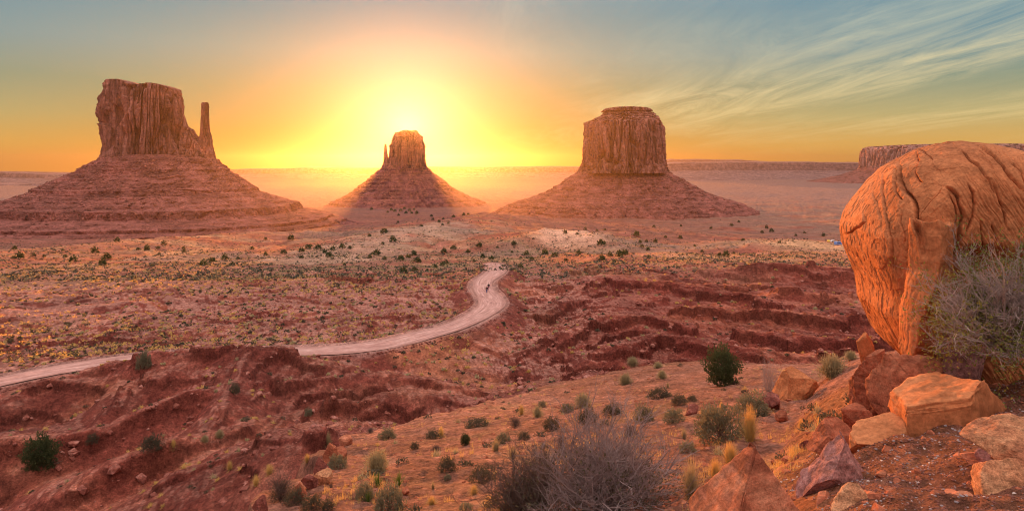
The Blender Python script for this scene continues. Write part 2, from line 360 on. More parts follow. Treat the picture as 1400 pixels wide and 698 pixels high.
def flat_mat(name, c, rough=.8, var=.25, scale=3.0):
    m, nt, b = mat_new(name); p = geo_pos(nt); n_ = noise(nt, scale, 3, .6, p)
    oi = N(nt, 'ShaderNodeObjectInfo').outputs['Random']
    f = math_n(nt, 'ADD', math_n(nt, 'MULTIPLY', n_, 2*var), math_n(nt, 'MULTIPLY', oi, var))
    n = N(nt, 'ShaderNodeVectorMath', operation='SCALE'); n.inputs[0].default_value = c; nt.links.new(math_n(nt, 'ADD', f, 1-1.5*var), n.inputs['Scale'])
    nt.links.new(n.outputs[0], b.inputs['Base Color']); b.inputs['Roughness'].default_value = rough; return m

# ------------------------------------------------------------------ ground sheet
def build_ground():
    pf = np.linspace(-43, 43, 1180); side = np.array([47, 52, 60, 70, 85, 100, 120, 140, 160, 180.])
    ph = np.radians(np.concatenate([-side[::-1][1:], pf, side[:-1], [180]]))
    ph = ph[:-1]
    rr = np.concatenate([np.linspace(.4, 2.5, 8), np.exp(np.linspace(np.log(2.7), np.log(46), 330)), np.exp(np.linspace(np.log(46.3), np.log(260), 520)),
                         np.exp(np.linspace(np.log(262), np.log(1700), 330)), np.exp(np.linspace(np.log(1720), np.log(14000), 110))])
    A, Rr = np.meshgrid(ph, rr); x = Rr*np.sin(A); y = Rr*np.cos(A)
    z, ms, rd = T(x, y, True)
    # slope from the height grid
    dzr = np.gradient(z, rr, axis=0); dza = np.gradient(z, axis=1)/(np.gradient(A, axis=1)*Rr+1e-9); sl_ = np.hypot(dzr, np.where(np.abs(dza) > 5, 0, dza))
    def c(*a): return np.array(a, float)
    def lerp(a, b, t): return a+(b-a)*t[..., None]
    dred, red, oran, pink, sand, tan = c(.22,.055,.038), c(.35,.098,.060), c(.49,.175,.090), c(.52,.24,.175), c(.47,.21,.14), c(.58,.36,.19)
    n1 = fbm(x/22, y/22, 4, 101); n2 = fbm(x/4, y/4, 4, 111); n3 = fbm(x/110, y/90, 4, 121); n4 = fbm(x/1.3, y/1.3, 3, 131)
    low = lerp(np.broadcast_to(dred, x.shape+(3,)), red, np.clip(.45+n1*1.1+n2*.5, 0, 1))
    low = lerp(low, oran, np.clip((n1-.05)*1.6+n2*.6, 0, .55))
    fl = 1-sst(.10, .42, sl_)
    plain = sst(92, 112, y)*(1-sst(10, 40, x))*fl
    stp = sst(.22, .60, sl_); low = lerp(low, dred*1.05, stp*.55)  # steep faces deep red mudstone, darkened further as shading painted into the colour
    low = lerp(low, pink, np.clip(fl*.48+plain*.40+n2*.25, 0, .85))  # pale dust on flats, also painting them as sunlit against the dark faces
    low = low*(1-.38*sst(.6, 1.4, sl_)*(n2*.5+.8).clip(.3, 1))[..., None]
    # terraced hills on the right are a deeper maroon
    mar = sst(8, 30, x-(.10*(y-150)))*sst(60, 90, y)*(1-sst(205, 245, y+.1*x))
    low = lerp(low, low*c(.90, .78, .76), mar)
    # sandy wash between the hills below the road
    wash, _ = poly_d(x, y, [P(575,476,122)[:2]+(0,), P(610,495,112)[:2]+(0,), P(670,525,100)[:2]+(0,), P(730,545,92)[:2]+(0,)])
    low = lerp(low, oran*1.15, np.clip(1-wash/9+n2*.8, 0, .8))
    val = lerp(np.broadcast_to(red, x.shape+(3,)), oran*.95, np.clip(.45+n3*1.5, 0, 1))
    val = lerp(val, tan, np.clip(.12+fbm(x/60, y/45, 4, 141)*1.1, 0, .6))
    val = lerp(val, pink, np.clip(fbm(x/45, y/35, 3, 151)*1.5-.25, 0, .6))
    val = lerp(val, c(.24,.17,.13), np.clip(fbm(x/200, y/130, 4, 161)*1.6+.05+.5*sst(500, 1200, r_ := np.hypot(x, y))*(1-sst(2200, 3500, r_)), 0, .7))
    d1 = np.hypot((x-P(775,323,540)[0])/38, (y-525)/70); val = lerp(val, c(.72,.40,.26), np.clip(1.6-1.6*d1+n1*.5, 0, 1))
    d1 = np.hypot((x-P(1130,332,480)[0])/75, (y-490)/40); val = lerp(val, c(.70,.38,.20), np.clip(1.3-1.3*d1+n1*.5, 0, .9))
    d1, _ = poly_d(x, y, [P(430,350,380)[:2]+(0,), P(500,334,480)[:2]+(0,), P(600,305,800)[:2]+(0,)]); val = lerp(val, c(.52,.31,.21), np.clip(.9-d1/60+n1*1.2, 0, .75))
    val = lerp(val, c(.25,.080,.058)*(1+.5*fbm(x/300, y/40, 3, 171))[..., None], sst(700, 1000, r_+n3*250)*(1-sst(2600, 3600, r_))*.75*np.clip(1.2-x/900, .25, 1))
    farc = c(.30,.17,.14); val = lerp(val, farc, sst(1800, 4000, r_))  # far ground cooled in colour to carry a blue-mauve haze
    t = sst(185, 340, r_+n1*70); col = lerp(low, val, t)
    # shelf
    shc = lerp(np.broadcast_to(sand, x.shape+(3,)), oran*1.02, np.clip(.35+n2*.9+n4*.4, 0, 1)); shc = lerp(shc, tan, np.clip(n2*1.2-.1+n4*.5-.2*sst(16, 30, y), 0, .5))
    rgt = sst(-.3, .8, x-(2.1+.5*(y-6.5)))*(1-sst(14, 20, y)); shc = lerp(shc, c(.52,.20,.075), rgt*.75)
    peb = sst(0, .8, x-(2.0+.35*np.abs(y-5.2)))*(1-sst(6.6, 7.6, y-.25*x))
    shc = lerp(shc, c(.24,.095,.06), np.clip(peb*(.8+n4), 0, .85))
    col = lerp(col, shc, np.where(ms > .9, 1.0, 0.0)); col = lerp(col, red*.8, np.where((ms > .2) & (ms < .9), .7, 0.0))
    road = c(.56,.31,.25); col = lerp(col, road, (1-sst(3.0, 5.6, rd+n2*1.5))*.8)
    v = np.stack([x, y, z], -1).reshape(-1, 3)
    f = grid_faces(len(rr), len(ph), True)
    f = f[:, ::-1]
    v = np.vstack([v, [[0, 0, -1.72]]]); k = len(v)-1
    colf = np.vstack([col.reshape(-1, 3), [[.5,.2,.1]]])
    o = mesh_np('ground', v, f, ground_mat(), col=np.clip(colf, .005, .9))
    tag(o, kind='structure'); return o
build_ground()

# road sheet
def build_road():
    c = cat(ROAD, 14); t = np.gradient(c, axis=0); nrm = np.stack([-t[:, 1], t[:, 0]], -1); nrm /= np.linalg.norm(nrm, axis=1)[:, None]
    wd = np.linspace(-1, 1, 17); hw = 3.0+.3*np.sin(np.arange(len(c))*.11)
    x = c[:, 0, None]+nrm[:, 0, None]*wd*hw[:, None]; y = c[:, 1, None]+nrm[:, 1, None]*wd*hw[:, None]
    z = c[:, 2, None]+.05*(1-wd**2)-.03*np.exp(-((np.abs(wd)-.42)/.1)**2)+fbm(x/2, y/2, 2, 9)*.03
    m, nt, b = mat_new('graded_dirt'); p = geo_pos(nt)
    u = N(nt, 'ShaderNodeVertexColor', layer_name='Col'); s = N(nt, 'ShaderNodeSeparateColor'); nt.links.new(u.outputs[0], s.inputs[0])
    ac = math_n(nt, 'MULTIPLY', s.outputs[0], 1.0); al = s.outputs[1]
    cv = N(nt, 'ShaderNodeCombineXYZ'); nt.links.new(math_n(nt, 'MULTIPLY', ac, 9.0), cv.inputs[0]); nt.links.new(math_n(nt, 'MULTIPLY', al, 18.0), cv.inputs[1])
    n_ = noise(nt, 1.4, 8, .75, cv.outputs[0], .5); n2 = noise(nt, .8, 6, .7, p)
    col = ramp(nt, n_, [(.36, (.34,.165,.135)), (.5, (.55,.295,.245)), (.64, (.72,.46,.39))])
    col = mixc(nt, 1.0, col, ramp(nt, n2, [(.3, .8), (.7, 1.15)]), 'MULTIPLY')
    edge = ramp(nt, ac, [(0, 1.0), (.10, 0.35), (.2, 0), (.8, 0), (.9, .35), (1, 1.0)]); col = mixc(nt, math_n(nt, 'MULTIPLY', edge, .7), col, (.36,.17,.13))
    nt.links.new(col, b.inputs['Base Color']); bump(nt, b, n_, .12, .7)
    cl = np.zeros(x.shape+(3,)); cl[..., 0] = (wd+1)/2; cl[..., 1] = np.linspace(0, 1, len(c))[:, None]
    o = mesh_np('dirt_road', np.stack([x, y, z], -1).reshape(-1, 3), grid_faces(*x.shape)[:, ::-1], m, col=cl.reshape(-1, 3))
    tag(o, kind='structure')
build_road()

# ------------------------------------------------------------------ buttes
def super_r(th, a, b, e): return (np.abs(np.cos(th)/a)**e+np.abs(np.sin(th)/b)**e)**(-1/e)
def block(name, mat, parent, Y, prof, top=None, depth=.8, e=3, nth=700, nz=220, flute=0.0, fl_len=10, small=0.0, strata=0.0, sstep=0, seed=1, cap=10, yoff=0, vstretch=7, gully=0, nrib=48):
    """closed rock mass: prof = [(row,uL,uR)] top to bottom seen at distance Y; top = [(u,row)] skyline"""
    k = Y/F; rows = np.array([p[0] for p in prof], float); uL = np.array([p[1] for p in prof], float); uR = np.array([p[2] for p in prof], float)
    rr = np.linspace(rows[0], rows[-1], nz); L = (np.interp(rr, rows, uL)-700)*k; Rt = (np.interp(rr, rows, uR)-700)*k
    zc = (HOR-rr)*k; th = np.linspace(0, 2*np.pi, nth, endpoint=False); cx = (L+Rt)/2; a = (Rt-L)/2
    wmax = a.max(); dd = depth if np.isscalar(depth) else np.interp(rr, rows, depth)
    b = a*dd
    A, B, CX, Z = [q[:, None]*np.ones(nth) for q in (a, b, cx, zc)]; TH = np.ones((nz, 1))*th
    r = super_r(TH, A, B, e); X = CX+r*np.cos(TH); Yc = Y+yoff+r*np.sin(TH)
    # cap rings
    cs = np.linspace(1, 0, cap+1)[1:]
    Xc = cx[0]+(X[0]-cx[0])[None]*cs[:, None]; Ycc = Y+yoff+(Yc[0]-Y-yoff)[None]*cs[:, None]; Zc = np.full(Xc.shape, zc[0])+ (1-cs[:, None])*.012*wmax
    X = np.vstack([Xc[::-1], X]); Yc = np.vstack([Ycc[::-1], Yc]); Z = np.vstack([Zc[::-1], Z]); CXX = np.vstack([np.full(Xc.shape, cx[0]), CX])
    fade = np.concatenate([cs[::-1]**2, np.ones(nz)])[:, None]
    l = fl_len; nx = (X-CXX); ny = Yc-Y-yoff; nn = np.hypot(nx, ny)+1e-6; nx /= nn; ny /= nn
    d = 0
    if flute:
        wz = Z+4*l*gn3(X/(5*l), Yc/(5*l), Z/(9*l), seed+3)
        q = 1-np.abs(gn3(X/l, Yc/l, wz/(l*vstretch), seed))*2.2; q2 = 1-np.abs(gn3(X/(l*.42), Yc/(l*.42), wz/(l*vstretch*.5), seed+7))*2.2
        bl = fbm3(X/(l*2.6), Yc/(l*2.6), Z/(l*4), 3, seed+9)
        d = flute*(-.9*np.maximum(q-.35, 0)-.35*np.maximum(q2-.3, 0)+.55*bl)
        sn = gn3(X/(l*.9), Yc/(l*.9), wz/(l*vstretch*1.6), seed+41); sk = gn3(X/(l*3), Yc/(l*3), Z/(l*3), seed+43) > -.25
        if vstretch > 2: d = d-flute*.45*sst(.22, .42, gn3(X/(l*2.2), Yc/(l*2.2), Z/(l*3.2), seed+61))+flute*.22*sst(.25, .35, gn3(X/(l*1.7), Yc/(l*1.7), Z/(l*5), seed+67))-flute*1.5*np.exp(-(sn/.07)**2)*sk-flute*.7*np.exp(-(gn3(X/(l*.4), Yc/(l*.4), wz/(l*vstretch), seed+47)/.09)**2)
    if small: d = d+small*fbm3(X/(l*.22), Yc/(l*.22), Z/(l*.3), 3, seed+15, .6)
    if strata: d = d+strata*gn3(X/(l*6), Yc/(l*6), Z/(l*.22), seed+21)
    X = X+nx*d*fade; Yc = Yc+ny*d*fade
    if gully:
        u_ = TH*nrib/6.283; u_ = np.vstack([np.ones((cap, 1))*u_[:1], u_]); gz = np.clip((Z.max()-Z)/(Z.max()-Z.min()), 0, 1)
        wv = .35*gn3(X/90, Yc/90, Z/60, seed+51); rg = np.abs(((u_+wv+.5*np.sin(u_*.7+seed)) % 1)-.5)*2; big = fbm3(X/160, Yc/160, Z/400, 3, seed+53)
        amp = gully*(.15+gz)*np.clip(.7+1.6*gn3(X/120, Yc/120, Z/120, seed+57), .1, 2); dg = amp*(rg**.7-.6)+gully*2.2*big*(.2+gz)
        X = X+nx*dg; Yc = Yc+ny*dg
    if sstep:
        Z2 = terr(Z, sstep, .35*fbm(X/(sstep*9), Yc/(sstep*9), 3, seed+31), .22, .35); am = np.clip(.5+1.3*fbm(X/(sstep*9), Yc/(sstep*9), 3, seed+35), 0, 1); Z = Z+(Z2-Z)*am
    if top:
        zb = (HOR-rows[-1])*k; zt = (HOR-rows[0])*k; tu = np.array([t[0] for t in top]); tz = (HOR-np.array([t[1] for t in top]))*k
        tt = np.clip((Z-zb)/(zt-zb), 0, 1.05); U = 700+X/k; want = np.interp(U, tu, tz); Z = zb+(Z-zb)*np.where(tt > .0, ((want-zb)/(zt-zb)-1)*sst(.35, 1, tt)+1, 1)
    v = np.stack([X, Yc, Z], -1).reshape(-1, 3); n = len(v); f = grid_faces(X.shape[0], nth, True)
    return mesh_np(name, v, f, mat, parent)
def butte_mat(name, base, haze=1):
    m, nt, b = mat_new(name); p = geo_pos(nt)
    v1 = noise(nt, .05, 7, .68, mapped(nt, p, (1, 1, .13)), .4); v2 = noise(nt, .22, 7, .7, mapped(nt, p, (1, 1, .35))); s = noise(nt, .16, 4, .6, mapped(nt, p, (.05, .05, 1.0)), .15)
    pt = noise(nt, .035, 5, .6, p, .5)
    c = ramp(nt, v1, [(.40, tuple(q*.36 for q in base)), (.48, tuple(q*.85 for q in base)), (.60, tuple(q*1.35 for q in base))])
    c = mixc(nt, .8, c, ramp(nt, v2, [(.38, .5), (.5, 1.0), (.62, 1.4)]), 'MULTIPLY')
    c = mixc(nt, .3, c, ramp(nt, s, [(.36, .62), (.5, 1.0), (.62, 1.22)]), 'MULTIPLY')
    c = mixc(nt, 1.0, c, ramp(nt, pt, [(.52, (1, 1, 1)), (.66, (1.35, 1.15, .95))]), 'MULTIPLY')
    nt.links.new(c, b.inputs['Base Color']); q = bump(nt, b, v1, 12, .7); q = bump(nt, b, v2, 4, .9, q); return m
def talus_mat(name, base):
    m, nt, b = mat_new(name); p = geo_pos(nt)
    n1 = noise(nt, .03, 7, .7, p, .4); n2 = noise(nt, .35, 7, .75, p); s = noise(nt, .13, 6, .65, mapped(nt, p, (.05, .05, 1.0)), .1)
    c = ramp(nt, n1, [(.38, tuple(q*.58 for q in base)), (.62, tuple(q*1.35 for q in base))])
    c = mixc(nt, .6, c, ramp(nt, s, [(.38, (.48,.42,.42)), (.48, (1, 1, 1)), (.62, (1.25,1.2,1.2))]), 'MULTIPLY')
    c = mixc(nt, 1.0, c, ramp(nt, n2, [(.38, .55), (.5, .95), (.58, 1.2), (.68, 2.0)]), 'MULTIPLY')
    nt.links.new(c, b.inputs['Base Color']); q = bump(nt, b, n1, 14, .6); q = bump(nt, b, n2, 2.5, .9, q); return m
CL = butte_mat('sandstone_cliff', (.35,.150,.115)); TL = talus_mat('talus_shale', (.31,.112,.088))
def root_thing(name, label, cat_, loc=(0, 0, 0), group=None): return tag(empty(name, loc), label, cat_, group)
def settle(root, Y, u, z):
    """put the Empty at the thing's base without moving its parts"""
    loc = Vector(((u-700)/F*Y, Y, z)); root.location = loc
    for c in root.children: c.location = -loc
BG = 'sandstone buttes rising from the valley floor'
b1_ = root_thing('butte', 'big blocky sandstone butte with a thin detached spire on its right shoulder', 'butte', group=BG)
block('cliff', CL, b1_, 1450, [(112,149,246),(125,145,248),(150,144,250),(185,144,251),(200,145,255),(216,144,262),(226,139,272)],
      top=[(140,124),(148,121),(152,116),(160,112),(175,111),(182,114),(190,117),(200,118),(214,116),(226,117),(238,121),(246,124),(251,130),(256,150)], depth=.62, e=3.4, nth=1100, nz=260, flute=15, fl_len=24, small=3.5, strata=.6, seed=3, cap=16)
block('shoulder', CL, b1_, 1450, [(168,246,256),(176,246,268),(184,246,274),(200,244,280),(218,240,292),(228,236,298)],
      top=[(240,160),(252,160),(255,170),(258,172),(263,171),(266,178),(271,180),(275,184),(285,186)], depth=.9, e=3, nth=500, nz=160, flute=5, fl_len=16, small=2.5, strata=1, seed=9)
block('spire', CL, b1_, 1450, [(140,276,284),(143,275,285),(150,274.5,285),(165,274.5,285.5),(180,274,287),(188,273,289),(200,273,291),(215,271,294),(226,268,298)], depth=.9, e=2.6, nth=260, nz=200, flute=1.6, fl_len=9, small=1.4, seed=13, cap=5)
block('talus_slope', TL, b1_, 1450, [(212,150,268),(217,141,294),(222,132,297),(231,116,309),(234,115,310),(238,105,318),(257,66,346),(260.5,65,347),(264,54,356),(277,20,392),(279,12,400),(288,9,404),(291,-10,424),(296,-28,446),(299,-29,447),(302,-44,462),(305,-45,463),(330,-110,545)],
      depth=[.62,.62,.66,.68,.69,.70,.76,.77,.78,.81,.82,.82,.84,.86,.86,.88,.88,.92], e=2.3, nth=1500, nz=520, flute=6, fl_len=40, small=6, sstep=7, gully=9, nrib=56, seed=17, vstretch=.9)
settle(b1_, 1450, 219, -145)
b2_ = root_thing('butte', 'small distant mitten shaped butte silhouetted right in front of the sunrise', 'butte', group=BG)
block('cliff', CL, b2_, 2800, [(177,541,572),(180,540,577),(187,535,579),(195,534,580),(212,533,581),(222,531,582),(230,528,584)],
      top=[(533,190),(537,186),(541,181),(546,181),(550,179),(556,178),(563,179),(569,178),(572,182),(577,184),(580,190)], depth=.7, e=3.2, nth=500, nz=160, flute=13, fl_len=28, small=4, strata=1, seed=23)
block('spire', CL, b2_, 2800, [(197,525.5,528.5),(203,525,529),(212,524.5,530.5),(222,524,533),(230,521,536)], depth=.9, e=2.5, nth=120, nz=80, flute=1, fl_len=14, small=2, seed=27, cap=4)
block('talus_slope', TL, b2_, 2800, [(224,532,578),(228,524,583),(236,513,591),(245,501,604),(255,489,616),(262,478,630),(268,468,640),(274,456,656),(291,420,700)], depth=.65, e=2.2, nth=800, nz=200, flute=10, fl_len=80, small=9, sstep=14, gully=14, nrib=36, seed=29, vstretch=.8)
settle(b2_, 2800, 555, -155)
b3_ = root_thing('butte', 'broad round topped sandstone butte with a thin flat caprock', 'butte', group=BG)
block('caprock', CL, b3_, 2300, [(148,826,888),(150,823,891),(152.5,822,891),(153.5,828,888),(157,822,893)], top=[(820,152),(826,149),(840,148),(858,147.5),(872,148),(886,149),(891,152)], depth=.8, e=3, nth=500, nz=60, flute=7, fl_len=22, small=5, strata=2, seed=33)
block('cliff', CL, b3_, 2300, [(154,824,892),(159,820,900),(164,808,903),(168,799,905),(178,798,908),(200,796,909),(222,794,910),(236,790,914)], depth=.8, e=2.9, nth=1100, nz=240, flute=17, fl_len=30, small=4, strata=1.0, seed=37)
block('talus_slope', TL, b3_, 2300, [(228,800,905),(233,791,913),(240,780,926),(250,765,944),(258,752,958),(264,739,972),(269,724,986),(277,700,1010),(302,650,1060)], depth=.6, e=2.2, nth=1000, nz=260, flute=10, fl_len=60, small=8, sstep=12, gully=12, nrib=44, seed=39, vstretch=.8)
settle(b3_, 2300, 853, -160)
b4_ = root_thing('mesa', 'long flat topped mesa with pale cliffs far behind the leaning boulder', 'mesa')
block('cliff', butte_mat('pale_cliff', (.46,.23,.19)), b4_, 6200, [(199.5,1212,1700),(202,1206,1710),(206,1203,1712),(225,1200,1718),(236,1197,1722)], top=[(1160,205),(1166,202),(1172,200),(1190,199),(1250,199),(1330,199),(1345,200),(1400,200),(1600,198)], depth=.35, e=6, nth=1500, nz=110, flute=26, fl_len=90, small=8, seed=43)
block('talus_slope', TL, b4_, 6200, [(229,1200,1718),(234,1190,1740),(240,1172,1760),(246,1145,1790),(252,1110,1830)], depth=.4, e=4, nth=900, nz=90, flute=30, fl_len=160, small=14, seed=45, vstretch=.8)
settle(b4_, 6200, 1430, -150)
HM = talus_mat('far_hills', (.28,.17,.16))  # base colour cooled toward mauve, distance haze painted in
def far_mesa(Y, pts, depth, seed):
    """a low range on the skyline: (u,row) skyline, a real thickness, sloping flanks"""
    u = np.linspace(pts[0][0], pts[-1][0], 400); row = np.interp(u, [p[0] for p in pts], [p[1] for p in pts])
    k = Y/F; x = (u-700)*k; zt = (HOR-row)*k; zt = zt+fbm(x/(700), x*0+seed, 4, seed)*(zt+158)*.06
    prof = [(-.62, 0), (-.40, .34), (-.31, .52), (-.29, .93), (0, 1.0), (.3, .95), (.6, 0)]
    X = np.stack([x+0*t for t, _ in prof]); wob = fbm(x/900, x*0, 3, seed+4)*.25
    Yg = np.stack([Y+depth*(t*(1+wob)) for t, _ in prof]); Z = np.stack([-170+(zt+170)*h for _, h in prof])
    return X, Yg, Z
def hills(name, specs):
    V, Fc, n = [], [], 0
    for Y, pts, depth, seed in specs:
        X, Yg, Z = far_mesa(Y, pts, depth, seed); V.append(np.stack([X, Yg, Z], -1).reshape(-1, 3)); Fc.append(grid_faces(*X.shape)+n); n += X.size
    tag(mesh_np(name, np.vstack(V), np.vstack(Fc), HM, smooth=False), kind='structure')
hills('hills', [
 (6600, [(-600,240),(-300,236),(0,234),(60,235),(104,237.5),(112,244),(160,250)], 1100, 1),
 (8600, [(290,246),(310,233),(340,230),(400,229),(420,228),(450,229),(520,229),(600,227),(660,227.5),(700,226.5),(790,227),(800,240)], 1600, 2),
 (8300, [(860,240),(880,224),(920,221),(1000,220.5),(1080,221),(1165,221.5),(1300,222),(1700,222)], 1700, 3),
 (12500, [(880,226),(915,217),(940,217.5),(975,218),(1010,217.5),(1030,219.5),(1060,222),(1100,226)], 1000, 5),
 (12500, [(380,231),(405,229),(425,226.5),(440,228),(470,227),(500,229),(530,232)], 1000, 6),
 (5400, [(-200,256),(0,250),(40,252),(75,249),(110,255)], 500, 7),
])


# ------------------------------------------------------------------ where a line of sight meets the ground
TT = np.exp(np.linspace(np.log(2.2), np.log(3000), 2600))
def hit(us, rows):
    us = np.atleast_1d(np.array(us, float)); rows = np.atleast_1d(np.array(rows, float)); dx = (us-700)/F; dz = (HOR-rows)/F
    X = dx[:, None]*TT; Yv = np.ones((len(us), 1))*TT; Z = dz[:, None]*TT; h = T(X, Yv) > Z
    i = np.where(h.any(1), h.argmax(1), len(TT)-1); y = TT[i]
    return np.stack([dx*y, y, T(dx*y, y)], -1)

# ------------------------------------------------------------------ rocks
ICO = {}
def ico(n):
    if n not in ICO:
        import bmesh
        bm = bmesh.new(); bmesh.ops.create_icosphere(bm, subdivisions=n, radius=1)
        ICO[n] = (np.array([v.co[:] for v in bm.verts]), np.array([[v.index for v in f.verts] for f in bm.faces])); bm.free()
    return ICO[n]
def rock_pts(size, planes=None, seed=1, n=6, npl=14, rough=.045, strat=0.005, sdir=(0, 0, 1), lo=.55, hi_=.85, det=1.0):
    """faceted stone: a ball cut by planes, then chipped; size = full x,y,z"""
    p, f = ico(n); p = p.copy(); r_ = np.random.default_rng(seed)
    pl = list(planes or [])
    for _ in range(npl):
        v = r_.normal(size=3); v /= np.linalg.norm(v); pl.append((v, r_.uniform(lo, hi_)))
    p0 = p*1.25; wb = fbm3(p[:, 0]*2+seed, p[:, 1]*2, p[:, 2]*2, 4, seed % 50)*.09
    p = p0
    for nv_, d in pl:
        nv_ = np.array(nv_, float); nv_ /= np.linalg.norm(nv_); h = p@nv_-(d+wb*.6); p = p-np.maximum(h, 0)[:, None]*nv_*.97
    q = p*np.array(size)/2
    L = np.mean(size); nn = q/(np.linalg.norm(q, axis=1)[:, None]+1e-9); sdv = np.array(sdir, float); sdv /= np.linalg.norm(sdv)
    hgt = q@sdv
    d = rough*L*(fbm3(q[:, 0]/L*4+seed, q[:, 1]/L*4, q[:, 2]/L*4, 5, seed % 40, .6))*det
    if strat: d = d+strat*L*(gn3(hgt/L*16+.8*gn3(*(q.T/L*2), 3), q[:, 0]/L*.8, q[:, 1]/L*.8, seed % 30)+.5*gn3(hgt/L*40, q[:, 0]/L*2, q[:, 1]/L*2, seed % 30+2))
    cr = np.maximum(.10-np.abs(gn3(*(q.T/L*1.7), seed % 60+4)), 0)*-.35*L*(rough*10); d = d+cr-np.maximum(.05-np.abs(gn3(*(q.T/L*4.3), seed % 60+9)), 0)*.30*L*(rough*10)*(gn3(*(q.T/L*1.5), seed % 60+14) > 0)
    return q+nn*d[:, None], f
def rot_pts(p, rx=0, ry=0, rz=0):
    from mathutils import Euler
    return p@np.array(Euler((R(rx), R(ry), R(rz))).to_matrix()).T
ORANGE = rock_mat('orange_sandstone', (.36,.125,.050), (.50,.185,.075), (.56,.225,.095), .6, .10, bd=.007, con=.6)
REDROCK = rock_mat('red_sandstone', (.26,.075,.04), (.38,.125,.065), (.50,.20,.11), 1.3, .75, rot=(R(35), R(-20), 0), bd=.012, con=.7)
PURPLE = rock_mat('mauve_sandstone', (.26,.11,.09), (.36,.165,.14), (.46,.24,.20), 1.6, .3, bd=.010)
PALE = rock_mat('pale_sandstone', (.32,.12,.06), (.45,.195,.095), (.56,.29,.15), 2.2, .5, rot=(R(10), R(15), 0), bd=.012)
DARKR = rock_mat('maroon_stone', (.14,.045,.035), (.22,.07,.05), (.32,.11,.08), 2.0, .3, bd=.01)
def place_rock(name, label, u0, u1, r0, r1, Y, mat, seed, depth=.8, planes=None, rot=(0, 0, 0), sink=.12, cat_='rock', group=None, **kw):
    """a stone filling columns u0-u1 and rows r0-r1 of the view at distance Y"""
    k = Y/F; sx_, sz_ = (u1-u0)*k, (r1-r0)*k
    p, f = rock_pts((sx_, sx_*depth, sz_*(1+sink)), planes, seed, **kw); p = rot_pts(p, *rot)
    mn, mx = p.min(0), p.max(0); p = (p-(mn+mx)/2)*np.array([sx_/(mx[0]-mn[0]), 1, sz_*(1+sink)/(mx[2]-mn[2])])
    loc = Vector((((u0+u1)/2-700)*k, Y, (HOR-(r0+(r1-r0)*(1+sink)/2))*k)); base = p[:, 2].min(); p[:, 2] -= base; loc.z += base
    o = mesh_np(name, p, f, mat, smooth=True); o.location = loc
    return tag(o, label, cat_, group)

